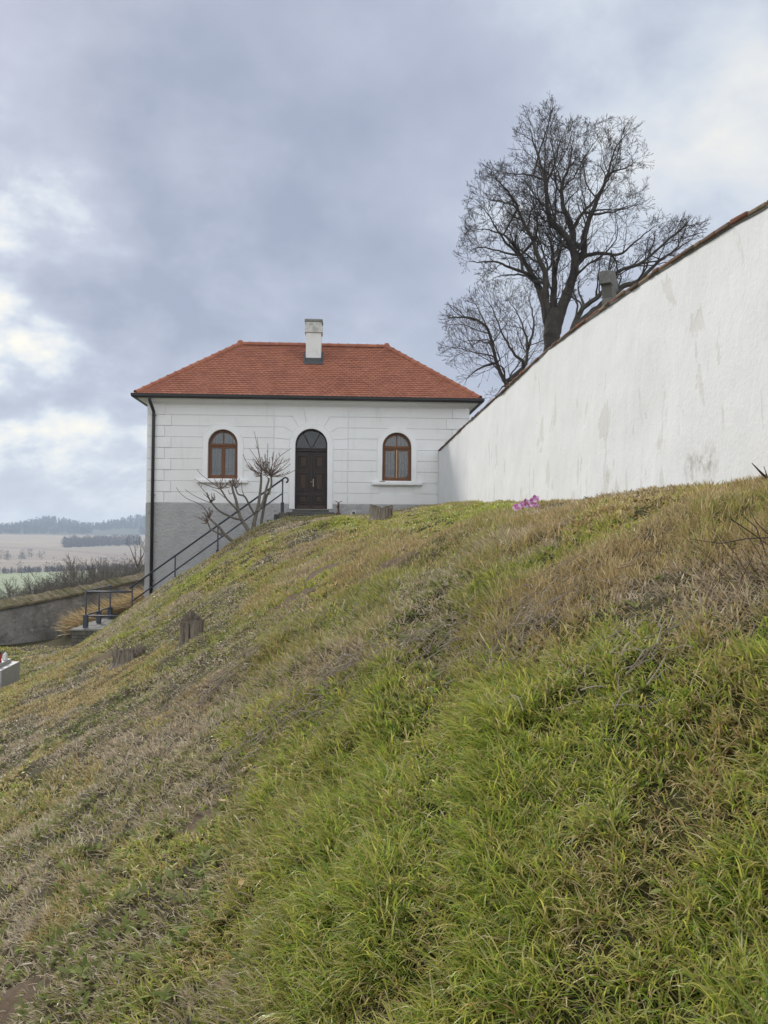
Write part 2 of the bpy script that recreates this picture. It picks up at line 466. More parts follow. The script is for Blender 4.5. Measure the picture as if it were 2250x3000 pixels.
def crowns(name, cs, hs, ws, n, tri, m, conifer=False, seed=1):
    """far trees as clouds of small leaf or twig faces, one mass"""
    g = np.random.default_rng(seed); V = []; 
    for (x, y, z), h, w in zip(cs, hs, ws):
        u = g.random(n)
        if conifer:
            zz = h * (.12 + .88 * u); rad = w * (1.02 - u) ** .8 * np.sqrt(g.random(n)) + .1
        else:
            zz = h * (.05 + .95 * u); rad = w * np.sqrt(np.clip(1 - (2 * u - 1.0) ** 2 * .9, 0.05, 1)) * np.sqrt(g.random(n))
        a = g.random(n) * 6.283
        p = np.stack([x + rad * np.cos(a), y + rad * np.sin(a), z + zz], -1)
        e1 = g.normal(0, 1, (n, 3)) * tri; e2 = g.normal(0, 1, (n, 3)) * tri
        if not conifer: e1[:, 2] = np.abs(e1[:, 2]) * 2.2; e2 *= .35
        V.append(np.stack([p - e1 * .5, p + e1 * .5, p + e2], 1).reshape(-1, 3))
        b = np.array([[x - .03 * h, y, z - 1], [x + .03 * h, y, z - 1], [x, y, z + h * .8]]); V.append(b)
    V = np.concatenate(V)
    return np_mesh(name, V, np.arange(len(V)), np.arange(0, len(V), 3), m)


def build_far_woods():
    g = np.random.default_rng(5)
    dark = mat('conifer_green', (.022, .036, .036), .9, spec=.1); grey = mat('bare_wood_far', (.085, .075, .062), .9, spec=.1)

    def pos(r, a):
        a = np.radians(a); return np.stack([r * np.sin(a), r * np.cos(a)], -1)
    # forest on the hill crest
    r = g.uniform(1690, 2080, 1500); a = g.uniform(-30, -12.5, 1500)
    keep = ~((np.abs(a + 19.2) < 1.6) & (r < 1830))
    r, a = r[keep], a[keep]; xy = pos(r, a); z = far_z(r, a) - 1
    o = crowns('forest', np.c_[xy, z], g.uniform(9, 18, len(r)), g.uniform(2.2, 4.2, len(r)), 46, 1.5, dark, True)
    tag(o, 'dark blue conifer forest along the far hill crest', 'forest', kind='stuff')
    # copse in the field below
    a = g.uniform(-22.6, -17.6, 240); r = 1135 + g.uniform(-18, 60, 240) + (a + 20) * 14
    xy = pos(r, a); z = far_z(r, a) - 1
    o = crowns('copse', np.c_[xy, z], g.uniform(8, 15, 240), g.uniform(3, 5, 240), 60, 1.2, grey)
    tag(o, 'long grey copse in the ploughed field below the forest', 'copse', kind='stuff')
    # hedgerow with taller trees
    a = np.sort(g.uniform(-29, -17, 260)); r = 655 + g.uniform(-4, 10, 260) + (a + 24) * 3
    xy = pos(r, a); z = far_z(r, a) - .6; h = np.where(g.random(260) < .12, g.uniform(8, 12, 260), g.uniform(3, 5, 260))
    o = crowns('hedgerow', np.c_[xy, z], h, h * .32, 60, .6, grey)
    tag(o, 'dark hedgerow with bare trees along the pale green field', 'hedge', kind='stuff')
    a = np.concatenate([g.uniform(-28, -26, 16), g.uniform(-26, -24, 8)]); r = g.uniform(820, 880, 24); xy = pos(r, a); z = far_z(r, a) - .5
    o = crowns('scrub', np.c_[xy, z], g.uniform(5, 10, 24), g.uniform(3, 5, 24), 60, .8, grey)
    tag(o, 'faint scattered scrub in the ploughed field at left', 'scrub', kind='stuff')


build_far_woods()

# ------------------------------------------------------------------ materials
M_WHITE = mat('white_plaster', (.80, .80, .80), .85, var=[(1.3, (.74, .745, .75), .5, .75), (.45, (.76, .755, .73), .5, .8), (2.4, (.70, .70, .685), .56, .76, (2, 2, .25))], bump=[(60, .15, .01), (5, .08, .03)], spec=.2)
M_TRIM = mat('white_trim_plaster', (.82, .82, .825), .8, var=[(2.0, (.76, .76, .75), .5, .8)], bump=[(70, .1, .008)], spec=.2)
M_PLINTH = mat('grey_roughcast', (.44, .435, .435), .95, var=[(2.2, (.36, .355, .355), .45, .75), (14, (.52, .52, .53), .6, .8)], bump=[(9, .9, .07), (34, .7, .03)], spec=.15)
M_TILE = mat('red_clay_tile', (.36, .142, .085), .85, var=[(1.2, (.28, .105, .07), .45, .7), (5.5, (.42, .185, .12), .5, .75), (23, (.25, .10, .07), .6, .8)], bump=[(90, .2, .006)], spec=.2)


def vary_tiles(m):                                            # every fired tile its own tone
    t = m.node_tree; p = t.nodes['Principled BSDF']; src = p.inputs['Base Color'].links[0].from_socket
    ge = N(t, 'ShaderNodeNewGeometry'); tone = ramp(t, ge.outputs['Random Per Island'], [(0, (.93, .92, .92)), (.5, (1.03, 1.03, 1.03)), (.95, (1.09, 1.11, 1.12)), (1, (.84, .82, .81))])
    t.links.new(mixc(t, 1.0, src, tone, 'MULTIPLY'), p.inputs['Base Color'])


vary_tiles(M_TILE)
M_GUTTER = mat('dark_brown_metal', (.022, .019, .019), .45, spec=.5)
M_FLASH = mat('grey_sheet_metal', (.055, .056, .06), .5, var=[(4, (.09, .09, .09), .5, .8)], spec=.5)
M_WOOD = mat('brown_stained_wood', (.165, .072, .034), .6, var=[(7, (.12, .05, .024), .45, .75, (6, 6, .6)), (3, (.22, .10, .045), .62, .8, (8, 8, .8))], bump=[(40, .3, .01, (3, 3, .3))], spec=.35)
M_RAW = mat('bare_worn_wood', (.50, .34, .19), .8, var=[(6, (.35, .2, .1), .5, .7, (5, 5, .8))], spec=.2)
M_DOOR = mat('dark_door_wood', (.035, .022, .018), .55, var=[(5, (.022, .016, .016), .4, .7, (8, 8, .5)), (2.2, (.06, .036, .024), .55, .8, (5, 5, .8))], bump=[(30, .3, .01, (4, 4, .3))], spec=.4)
M_DOORP = mat('brown_door_panel', (.06, .036, .025), .6, var=[(9, (.04, .026, .02), .45, .7, (5, 5, .5))], spec=.35)
M_BRASS = mat('worn_brass', (.42, .36, .24), .45, metal=.7, var=[(30, (.3, .26, .18), .5, .7)])
M_IRON = mat('blue_grey_painted_steel', (.045, .052, .072), .5, var=[(11, (.03, .034, .047), .5, .75)], spec=.45)
M_RUST = mat('rusty_iron', (.13, .062, .038), .85, var=[(18, (.06, .035, .03), .5, .7), (9, (.22, .19, .17), .6, .75)], spec=.25)
M_STONE = mat('dark_step_stone', (.10, .096, .088), .9, var=[(6, (.06, .062, .05), .5, .75), (22, (.15, .145, .13), .55, .8)], bump=[(30, .5, .02)], spec=.2)
M_RUBBLE = mat('rubble_stone', (.15, .135, .115), .95, var=[(5, (.08, .072, .062), .45, .7), (18, (.23, .21, .18), .6, .8)], bump=[(22, .8, .03)], spec=.15)
M_MORTAR = mat('old_mortar', (.16, .15, .135), .95, bump=[(40, .6, .02)], spec=.1)
M_CURTAIN = mat('grey_net_curtain', (.15, .165, .185), .9, var=[(1.5, (.12, .135, .155), .4, .7)], spec=.1)
M_BAR = mat('black_iron_bar', (.02, .02, .022), .6)
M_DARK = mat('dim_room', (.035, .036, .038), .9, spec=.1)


def glass_mat(name, refl=.24, tint=(.75, .8, .84)):
    m = bpy.data.materials.new(name); m.use_nodes = True; t = m.node_tree; t.nodes.clear(); L = t.links.new
    g = N(t, 'ShaderNodeBsdfGlossy'); g.inputs['Roughness'].default_value = .04
    tr = N(t, 'ShaderNodeBsdfTransparent'); tr.inputs[0].default_value = (*tint, 1)
    nz = N(t, 'ShaderNodeTexNoise'); nz.inputs['Scale'].default_value = 2.2; nz.inputs['Detail'].default_value = 1
    tc = N(t, 'ShaderNodeTexCoord'); L(tc.outputs['Object'], nz.inputs[0])
    b = N(t, 'ShaderNodeBump'); b.inputs['Strength'].default_value = .02; b.inputs['Distance'].default_value = .02
    L(nz.outputs[0], b.inputs['Height']); L(b.outputs[0], g.inputs['Normal'])
    mx = N(t, 'ShaderNodeMixShader'); mx.inputs[0].default_value = refl
    L(tr.outputs[0], mx.inputs[1]); L(g.outputs[0], mx.inputs[2])
    o = N(t, 'ShaderNodeOutputMaterial'); L(mx.outputs[0], o.inputs[0]); return m


M_GLASS = glass_mat('window_glass', .13, (.62, .67, .72)); M_GLASSD = glass_mat('dusty_fanlight_glass', .07)


# ------------------------------------------------------------------ the house (front in local x, z; y runs into the house)
ZB = -3.2
HW, HD = 11.25, 5.5
house = empty('white_house', (HC[0], HC[1], ZB), 'white rendered house with red hipped tile roof, one chimney and arched dark door', 'house', rz=HA)


def up(z): return z - ZB


def hw(u, y, z):                                              # house-local to world
    p = HC + HU * u + HV * y; return np.array([p[0], p[1], z])


def arch(c, r, zs, zb, n=24):
    """outline of an arched opening from bottom left over the top to bottom right"""
    return [(c - r, zb)] + [(c - r * math.cos(math.pi * k / n), zs + r * math.sin(math.pi * k / n)) for k in range(n + 1)] + [(c + r, zb)]


OPEN = [(2.583, .52, 3.185, 1.975), (5.672, .571, 3.20, .925), (8.70, .52, 3.155, 1.955)]   # centre, radius, springing, bottom


def build_wall():
    ztop, zbot = 4.9, -3.2
    m = MB()
    xs = 0.0
    for c, r, zs, zb in OPEN:
        m.add([(xs, 0, up(zbot)), (c - r, 0, up(zbot)), (c - r, 0, up(ztop)), (xs, 0, up(ztop))], [(0, 1, 2, 3)])
        m.add([(c - r, 0, up(zbot)), (c + r, 0, up(zbot)), (c + r, 0, up(zb)), (c - r, 0, up(zb))], [(0, 1, 2, 3)])
        a = arch(c, r, zs, zb)[1:-1]
        for p, q in zip(a[:-1], a[1:]):
            m.add([(p[0], 0, up(p[1])), (q[0], 0, up(q[1])), (q[0], 0, up(ztop)), (p[0], 0, up(ztop))], [(0, 1, 2, 3)])
        full = arch(c, r, zs, zb)
        dep = .24
        for p, q in zip(full[:-1], full[1:]):
            m.add([(p[0], 0, up(p[1])), (p[0], dep, up(p[1])), (q[0], dep, up(q[1])), (q[0], 0, up(q[1]))], [(0, 1, 2, 3)])
        m.add([(c - r, 0, up(zb)), (c + r, 0, up(zb)), (c + r, dep, up(zb)), (c - r, dep, up(zb))], [(0, 1, 2, 3)])
        xs = c + r
    m.add([(xs, 0, up(zbot)), (HW, 0, up(zbot)), (HW, 0, up(ztop)), (xs, 0, up(ztop))], [(0, 1, 2, 3)])
    m.add([(0, 0, 0), (0, 0, up(ztop)), (0, HD, up(ztop)), (0, HD, 0)], [(0, 1, 2, 3)])
    m.add([(HW, 0, 0), (HW, HD, 0), (HW, HD, up(ztop)), (HW, 0, up(ztop))], [(0, 1, 2, 3)])
    m.add([(0, HD, 0), (0, HD, up(ztop)), (HW, HD, up(ztop)), (HW, HD, 0)], [(0, 1, 2, 3)])
    m.build('wall', M_WHITE, house)
    pl = MB(); e = .045
    for x0, x1 in ((-e, 4.89), (6.445, HW + e)):
        pl.box(x0, x1, -e, -.001, up(-3.2), up(1.105))
    pl.box(4.892, 6.443, -e, -.001, up(-3.2), up(.90))
    pl.box(-e, -.001, 0.001, HD, up(-3.2), up(1.105)); pl.box(HW + .001, HW + e, .001, HD, up(-3.2), up(1.105))
    pl.box(-e, HW + e, HD + .001, HD + e, up(-3.2), up(1.105))
    pl.build('plinth', M_PLINTH, house, bevel=.012)


def inset(poly, g):
    n = len(poly); a = sum(poly[i][0] * poly[(i + 1) % n][1] - poly[(i + 1) % n][0] * poly[i][1] for i in range(n))
    if a < 0: poly = poly[::-1]
    out = []
    for i in range(n):
        p0, p1, p2 = Vector(poly[i - 1]), Vector(poly[i]), Vector(poly[(i + 1) % n])
        d1 = (p1 - p0).normalized(); d2 = (p2 - p1).normalized(); n1 = Vector((-d1.y, d1.x)); n2 = Vector((-d2.y, d2.x))
        b = n1 + n2
        if b.length < 1e-5: b = n1
        b.normalize(); k = g / max(.35, b.dot(n1)); out.append((p1.x + b.x * k, p1.y + b.y * k))
    return out


def build_rustication():
    ROWS = [1.112] + [1.49 + .386 * k for k in range(8)] + [4.56]
    g = .008
    SUR = [(c, ro - .07, zs) for (c, r, zs, zb), ro in zip(OPEN, (.706, .765, .706))]
    field = MB(); quoin = MB()
    for k, (z0, z1) in enumerate(zip(ROWS[:-1], ROWS[1:])):
        lw = .565 if k % 2 == 0 else .79; rw = .57 if (k + 0) % 2 == 0 else .78
        quoin.box(-.036, lw, -.036, -.0015, up(z0 + g), up(z1 - g))
        quoin.box(HW - rw, HW + .036, -.036, -.0015, up(z0 + g), up(z1 - g))
        dl = .6 if k % 2 == 0 else .85
        quoin.box(-.036, -.0015, .0, dl, up(z0 + g), up(z1 - g)); quoin.box(HW + .0015, HW + .036, .0, dl, up(z0 + g), up(z1 - g))
        spans = [[lw + g, 4.36 - g], [6.965 + g, HW - rw - g]]
        if z1 <= 3.23: spans += [[4.36 + g, 6.965 - g]]
        for a, b in spans:
            segs = [(a, b, None, None)]
            for c, ro, zs in SUR:
                if not (a < c < b): continue
                top = zs + ro
                if z0 >= top: continue
                if (c < 4 or c > 7) and z1 < 1.82: continue
                segs = [(a, c, None, (c, ro, zs)), (c, b, (c, ro, zs), None)]
            for s0, s1, cl, cr in segs:
                zz = np.linspace(z0 + g, z1 - g, 7)

                def hwid(z, q): return q[1] if z < q[2] else math.sqrt(max(0, q[1] ** 2 - (z - q[2]) ** 2))
                right = [(s1 if cr is None else cr[0] - hwid(z, cr), z) for z in zz] if cr else [(s1, zz[0]), (s1, zz[-1])]
                left = [(s0 if cl is None else cl[0] + hwid(z, cl), z) for z in zz] if cl else [(s0, zz[0]), (s0, zz[-1])]
                poly = right + left[::-1]
                field.prism([(p[0], up(p[1])) for p in poly], -.020, -.0015)
    cx = 5.672; L0 = 4.36; T = 4.56; h = (ROWS[5], ROWS[6], ROWS[7], ROWS[8])   # 3.034 3.42 3.806 4.192
    A = [(L0, T), (5.375, T), (5.50, 3.93), (5.21, 3.84), (5.003, h[3]), (L0, h[3])]
    B = [(L0, h[3]), (5.003, h[3]), (5.21, 3.84), (5.02, 3.62), (4.704, h[2]), (L0, h[2])]
    C = [(L0, h[2]), (4.704, h[2]), (5.02, 3.62), (4.93, 3.37), (L0, h[1])]
    D = [(L0, h[1]), (4.93, 3.37), (4.93, h[0]), (L0, h[0])]
    K = [(5.375, T), (2 * cx - 5.375, T), (2 * cx - 5.50, 3.93), (5.50, 3.93)]
    vs = MB()
    for P in (A, B, C, D):
        vs.prism([(p[0], up(p[1])) for p in inset(P, g)], -.021, -.0015)
        vs.prism([(p[0], up(p[1])) for p in inset([(2 * cx - x - .02, z) for x, z in P], g)], -.021, -.0015)
    vs.prism([(p[0], up(p[1])) for p in inset(K, g)], -.026, -.0015)
    field.build('wall_block', M_WHITE, house, bevel=.006)
    quoin.build('quoin', M_TRIM, house, bevel=.007)
    vs.build('voussoir', M_TRIM, house, bevel=.006)


def ring(c, ri, ro, zs, zb, y0, y1, m, zshift=0):
    a = arch(c, ri, zs, zb); b = arch(c, ro, zs, zb)
    vs = []
    for p, q in zip(a, b): vs += [(p[0], y0, up(p[1])), (q[0], y0, up(q[1])), (q[0], y1, up(q[1])), (p[0], y1, up(p[1]))]
    fs = []
    for i in range(len(a) - 1):
        k = i * 4; j = k + 4
        fs += [(k, j, j + 1, k + 1), (k + 1, j + 1, j + 2, k + 2), (k + 3, k, j, j + 3)][::1]
        fs += [(k + 2, j + 2, j + 3, k + 3)]
    e = (len(a) - 1) * 4
    fs += [(0, 1, 2, 3), (e + 3, e + 2, e + 1, e)]
    m.add(vs, fs); return m


def build_window(k):
    c, r, zs, zb = OPEN[k]
    root = MB(); yf = .10
    # outer frame of the casement
    ring(c, r - .055, r - .004, zs, zb + .03, yf, yf + .09, root)
    root.box(c - r + .004, c + r - .004, yf + .001, yf + .088, up(zb), up(zb + .06))
    win = root.build('window', M_WOOD, house, bevel=.006)
    ring_m = MB(); ring(c, r + .006, .706, zs, zb - .045, -.05, -.0012, ring_m); ring_m.build('window_surround', M_TRIM, win, bevel=.01)
    ln = MB(); ring(c, .712, .735, zs, zb - .045, -.032, -.0012, ln); ln.build('surround_moulding', M_TRIM, win)
    s = MB(); s.box(c - .885, c + .885, -.15, -.0008, up(zb - .155), up(zb - .047)); s.box(c - .86, c + .86, -.11, -.0009, up(zb - .18), up(zb - .157))
    s.build('sill', M_TRIM, win, bevel=.012)
    zt = zb + 1.17 - .0                                       # transom
    t = MB(); t.box(c - r + .05, c + r - .05, yf - .02, yf + .07, up(zt - .035), up(zt + .035)); t.box(c - r + .03, c + r - .03, yf - .035, yf - .021, up(zt + .0), up(zt + .03))
    t.build('transom', M_WOOD, win, bevel=.005)
    # upper light with one upright
    u = MB(); ring(c, r - .10, r - .056, zs, zt + .036, yf + .012, yf + .06, u); u.box(c - .022, c + .022, yf + .010, yf + .058, up(zt + .04), up(zs + r - .08))
    u.box(c - r + .1, c - .023, yf + .012, yf + .06, up(zt + .036), up(zt + .075)); u.box(c + .023, c + r - .1, yf + .012, yf + .06, up(zt + .036), up(zt + .075))
    u.build('top_light', M_WOOD, win, bevel=.004)
    for sgn in (-1, 1):
        x0, x1 = (c - r + .057, c - .004) if sgn < 0 else (c + .004, c + r - .057)
        f = MB(); z0, z1 = zb + .062, zt - .037; w = .062
        f.box(x0, x0 + w, yf, yf + .05, up(z0), up(z1)); f.box(x1 - w, x1, yf, yf + .05, up(z0), up(z1))
        f.box(x0 + w, x1 - w, yf + .001, yf + .049, up(z0), up(z0 + w + .01)); f.box(x0 + w, x1 - w, yf + .001, yf + .049, up(z1 - w), up(z1))
        f.build('sash', M_WOOD, win, bevel=.005)
    if k == 2:
        b = MB(); b.box(c - .022, c + .018, yf - .018, yf - .001, up(zb + .10), up(zt - .06)); o = b.build('worn_strip', M_RAW, win, bevel=.004)
        o['label'] = 'pale bare wood strip where the paint has worn off'
    else:
        b = MB(); b.box(c - .022, c + .022, yf - .018, yf - .001, up(zb + .07), up(zt - .04)); b.build('closing_strip', M_WOOD, win, bevel=.004)
    for zz in (zb + .25, zt - .2):
        for xx in (c - r + .045, c + r - .045): MB().box(xx - .018, xx + .018, yf - .012, yf - .001, up(zz), up(zz + .1)).build('hinge', M_WOOD, win)
    g = MB(); pts = arch(c, r - .06, zs, zb + .07); g.add([(p[0], yf + .035, up(p[1])) for p in pts], [tuple(range(len(pts)))]); g.build('pane', M_GLASS, win)
    bars = MB()
    for dx in (-.31, -.21, .17, .30): bars.box(c + dx - .011, c + dx + .011, .27, .292, up(zb), up(zs + math.sqrt(r * r - dx * dx) + .02))
    for zz in (.28, .36): bars.box(c - r, c + r, .293, .305, up(zb + zz), up(zb + zz + .02))
    bars.build('window_bar', M_BAR, win)
    cur = MB(); n = 60
    xs = np.linspace(c - r - .12, c + r + .12, n); ys = .42 + .004 * np.sin(np.arange(n) * 1.3)
    vs = [(x, y, up(zb - .2)) for x, y in zip(xs, ys)] + [(x, y, up(zs + r + .15)) for x, y in zip(xs, ys)]
    cur.add(vs, [(i, i + 1, n + i + 1, n + i) for i in range(n - 1)]); cur.build('curtain', M_CURTAIN, win, smooth=True)
    if k == 2:
        d = MB(); d.box(c - r - .09, c - r + .10, -.13, .02, up(zb - .046), up(zb - .022)); o = d.build('wood_wedge', M_WOOD, win); o['label'] = 'loose brown wooden scrap on the white sill'


def build_door():
    c, r, zs, zb = OPEN[1]; y = .17
    f = MB(); ring(c, r - .05, r - .003, zs, zb, y - .02, y + .06, f); f.box(c - r + .05, c + r - .05, y - .04, y + .06, up(2.975), up(3.10))
    f.box(c - r + .051, c + r - .051, y - .06, y - .041, up(3.06), up(3.10)); f.box(c - r + .051, c + r - .051, y - .055, y - .041, up(2.98), up(3.005))
    door = f.build('door', M_DOOR, house, bevel=.006)
    sm = MB(); ring(c, r + .006, .765, zs, zb, -.055, -.0012, sm); sm.build('door_surround', M_TRIM, door, bevel=.012)
    ln = MB(); ring(c, .771, .80, zs, 1.118, -.033, -.0012, ln); ln.build('surround_moulding', M_TRIM, door)
    for sgn in (-1, 1):
        x0, x1 = (c - r + .052, c - .004) if sgn < 0 else (c + .004, c + r - .052)
        l = MB(); l.box(x0, x1, y, y + .05, up(zb + .01), up(2.973)); leaf = l.build('door_leaf', M_DOOR, door)
        p = MB(); px0, px1 = (x0 + .06, x1 - .11) if sgn < 0 else (x0 + .11, x1 - .06)
        for z0, z1 in ((2.36, 2.84), (1.56, 2.22), (1.10, 1.44)):
            p.box(px0, px1, y - .022, y - .001, up(z0), up(z0 + .035)); p.box(px0, px1, y - .022, y - .001, up(z1 - .035), up(z1))
            p.box(px0, px0 + .035, y - .021, y - .001, up(z0 + .036), up(z1 - .036)); p.box(px1 - .035, px1, y - .021, y - .001, up(z0 + .036), up(z1 - .036))
            p.build('panel_moulding', M_DOOR, leaf, bevel=.006); p = MB()
            MB().box(px0 + .075, px1 - .075, y - .028, y - .0005, up(z0 + .08), up(z1 - .08)).build('raised_panel', M_DOORP, leaf, bevel=.018)
        kb = MB(); kb.box(x0 + .01, x1 - .01, y - .018, y - .001, up(zb + .015), up(zb + .13)); kb.build('kick_board', M_DOORP, leaf, bevel=.006)
    a = MB(); a.box(c - .042, c + .042, y - .04, y - .001, up(1.06), up(2.86)); a.box(c - .055, c + .055, y - .05, y - .0008, up(zb + .02), up(1.058))
    a.box(c - .06, c + .06, y - .055, y - .0008, up(2.862), up(2.93)); a.box(c - .02, c + .02, y - .052, y - .041, up(1.12), up(2.8))
    a.build('meeting_post', M_DOOR, door, bevel=.008)
    h = MB(); h.box(c + .055, c + .088, y - .014, y - .0008, up(1.73), up(2.0)); h.tube([(c + .071, y - .012, up(1.9)), (c + .071, y - .06, up(1.9)), (c - .02, y - .065, up(1.895))], .009, 8)
    h.build('handle', M_BRASS, door, bevel=.004)
    v = MB(); bz = 3.10
    for sgn in (-1, 1):
        v.tube([(c + sgn * .02, y + .02, up(bz)), (c + sgn * .30, y + .02, up(zs + math.sqrt((r - .05) ** 2 - .09)))], .018, 6)
    v.box(c - .05, c + .05, y + .0, y + .04, up(bz + .001), up(bz + .05))
    v.build('fanlight_bar', M_DOOR, door)
    g = MB(); pts = [(c - r + .05, bz)] + [p for p in arch(c, r - .05, zs, bz)[1:-1]] + [(c + r - .05, bz)]
    g.add([(p[0], y + .03, up(p[1])) for p in pts], [tuple(range(len(pts)))]); g.build('fanlight_pane', M_GLASSD, door)
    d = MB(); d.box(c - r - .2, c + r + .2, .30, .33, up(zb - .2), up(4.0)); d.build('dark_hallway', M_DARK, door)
    s = MB(); s.box(c - r - .06, c + r + .06, -.12, .2, up(.80), up(.915)); s.build('threshold', M_STONE, door, bevel=.012)


def loops_ring(prof, m):
    """a moulding run all round the house: profile of (offset outwards, height)"""
    n = len(prof); cs = [(-1, -1), (1, -1), (1, 1), (-1, 1)]; vs = []
    for sx, sy in cs:
        for o, z in prof: vs.append(((-o if sx < 0 else HW + o), (-o if sy < 0 else HD + o), up(z)))
    fs = []
    for k in range(4):
        for i in range(n - 1):
            a = k * n + i; b = ((k + 1) % 4) * n + i; fs.append((a, b, b + 1, a + 1))
    m.add(vs, fs); return m


EO, EZ, RZ = .40, 4.85, 7.38                                    # eave overhang, eave and ridge heights
PITCH_R = (RZ - EZ) / (HD / 2 + EO)


def build_roof():
    run = HD / 2 + EO; x0, x1, ya, yb = -EO, HW + EO, -EO, HD + EO
    ra, rb = x0 + run + .03, x1 - run - .03; yr = HD / 2
    tiles = MB(); g = np.random.default_rng(3)
    tiles.add([(x0, ya, up(EZ - .02)), (x1, ya, up(EZ - .02)), (rb, yr, up(RZ - .02)), (ra, yr, up(RZ - .02)), (x1, yb, up(EZ - .02)), (x0, yb, up(EZ - .02))],
              [(0, 1, 2, 3), (1, 4, 2), (4, 5, 3, 2), (5, 0, 3)])
    sl = math.hypot(run, RZ - EZ); nrow = 27; ex = sl / nrow; ca, sa = run / sl, (RZ - EZ) / sl
    planes = [((x0, ya), (1, 0), (0, 1), x1 - x0, run, run), ((x1, ya), (0, 1), (-1, 0), yb - ya, run, run),
              ((x1, yb), (-1, 0), (0, -1), x1 - x0, run, run), ((x0, yb), (0, -1), (1, 0), yb - ya, run, run)]
    for (ox, oy), e, d, wid, r1, r2 in planes:
        for k in range(nrow):
            s0 = k * ex - .02; tw = .172
            for j in range(-1, int(wid / tw) + 2):
                cx = (j + (.5 if k % 2 else 0)) * tw; lim0 = s0 * ca * r1 / run; lim1 = wid - s0 * ca * r2 / run
                if cx < lim0 - .02 or cx > lim1 + .02: continue
                hwd = tw / 2 - .004; top = s0 + ex * 1.25; rnd = .055; jz = g.normal(0, .0018); js = g.normal(0, .004)
                outl = [(cx - hwd, top), (cx - hwd, s0 + rnd)] + [(cx - hwd * math.cos(a), s0 + js + rnd * (1 - math.sin(a))) for a in (.5, 1.05, math.pi / 2, 2.09, 2.64)] + [(cx + hwd, s0 + rnd), (cx + hwd, top)]
                vs = []
                for layer in (0.0, -.016):
                    for u, s in outl:
                        l0 = max(s, 0) * ca; u2 = min(max(u, l0 - .01), wid - l0 + .01)
                        lift = .034 - .028 * (s - s0) / (ex * 1.25) + layer + jz
                        hz = s * ca - lift * sa; z = EZ + s * sa + lift * ca
                        vs.append((ox + e[0] * u2 + d[0] * hz, oy + e[1] * u2 + d[1] * hz, up(z)))
                n = len(outl)
                tiles.add(vs, [tuple(range(n))[::-1]] + [(i, i + 1, n + i + 1, n + i) for i in range(1, n - 2)])
    roof = tiles.build('roof', M_TILE, house)

    def caps(name, p, q, rad=.105, step=.37):
        m = MB(); p, q = Vector(p), Vector(q); d = (q - p); Ln = d.length; d.normalize(); n = max(1, round(Ln / step)); st = Ln / n
        side = d.cross(Vector((0, 0, 1))).normalized(); nu = side.cross(d).normalized()
        for i in range(n):
            a = p + d * (i * st - .03); b = p + d * ((i + 1) * st)
            ringsv = []
            for c_, r_ in ((a, rad * 1.12), (a + d * .045, rad * 1.12), (a + d * .05, rad), (b, rad * .93)):
                for r2 in (r_, r_ - .016): ringsv.append([c_ + (side * math.cos(t) + nu * math.sin(t)) * r2 - nu * .035 for t in np.linspace(-.35, math.pi + .35, 11)])
            vs = [v for rg in ringsv for v in rg]; fs = []
            for k in range(3):
                for j in range(10): fs.append(((2 * k) * 11 + j, (2 * k) * 11 + j + 1, (2 * k + 2) * 11 + j + 1, (2 * k + 2) * 11 + j))
            for j in range(10): fs.append((j, 11 + j, 12 + j, j + 1)); fs.append((66 + j, 67 + j, 78 + j, 77 + j))
            m.add(vs, fs)
        m.build(name, M_TILE, roof, smooth=False)
    h = .06
    caps('hip_tile_row', (x0 + .05, ya + .05, up(EZ + h)), (ra, yr, up(RZ + h)))
    caps('hip_tile_row', (x1 - .05, ya + .05, up(EZ + h)), (rb, yr, up(RZ + h)))
    caps('hip_tile_row', (x0 + .05, yb - .05, up(EZ + h)), (ra, yr, up(RZ + h)))
    caps('hip_tile_row', (x1 - .05, yb - .05, up(EZ + h)), (rb, yr, up(RZ + h)))
    caps('ridge_tile_row', (ra - .02, yr, up(RZ + h)), (rb + .02, yr, up(RZ + h)))
    for x in (ra, rb): MB().lathe([(.001, .16), (.08, .15), (.125, .08), (.14, 0), (.14, -.12)][::-1], (x, yr, up(RZ + .02)), 12).build('hip_cap', M_TILE, roof, smooth=True)
    # chimney through the front slope
    cx, y0 = 5.655, 1.62; w = .285; y1 = y0 + .55
    zr = EZ + (y0 + EO) * PITCH_R
    sh = MB(); sh.box(cx - w, cx + w, y0, y1, up(zr - .3), up(7.62))
    ch = sh.build('chimney', mat('chimney_plaster', (.72, .72, .71), .9, var=[(3, (.6, .6, .58), .5, .8)], bump=[(30, .3, .01)], spec=.2), roof, bevel=.01)
    M_CAP = mat('sooty_plaster', (.60, .60, .57), .9, var=[(6, (.24, .24, .22), .48, .68), (20, (.4, .4, .37), .5, .7)], bump=[(30, .4, .02)], spec=.15)
    cl = MB(); e = .045; cl.box(cx - w - e, cx + w + e, y0 - e, y1 + e, up(7.622), up(7.86)); cl.box(cx - w - .025, cx + w + .025, y0 - .025, y1 + .025, up(7.862), up(8.03))
    cl.build('chimney_collar', M_CAP, ch, bevel=.012)
    cp = MB(); cp.box(cx - w - .055, cx + w + .055, y0 - .055, y1 + .055, up(8.032), up(8.12)); cp.box(cx - w + .02, cx + w - .02, y0 + .02, y1 - .02, up(8.121), up(8.15))
    cp.build('chimney_cap', mat('sooty_cap', (.26, .26, .24), .95, var=[(9, (.12, .12, .115), .45, .65)], bump=[(30, .4, .02)], spec=.15), ch, bevel=.015)
    fl = MB(); b = .02
    fl.prism([(cx - w - b, up(zr - .05)), (cx + w + b, up(zr - .05)), (cx + w + b, up(zr + .19)), (cx - w - b, up(zr + .19))], y0 - b, y0 - .002)
    s = .22
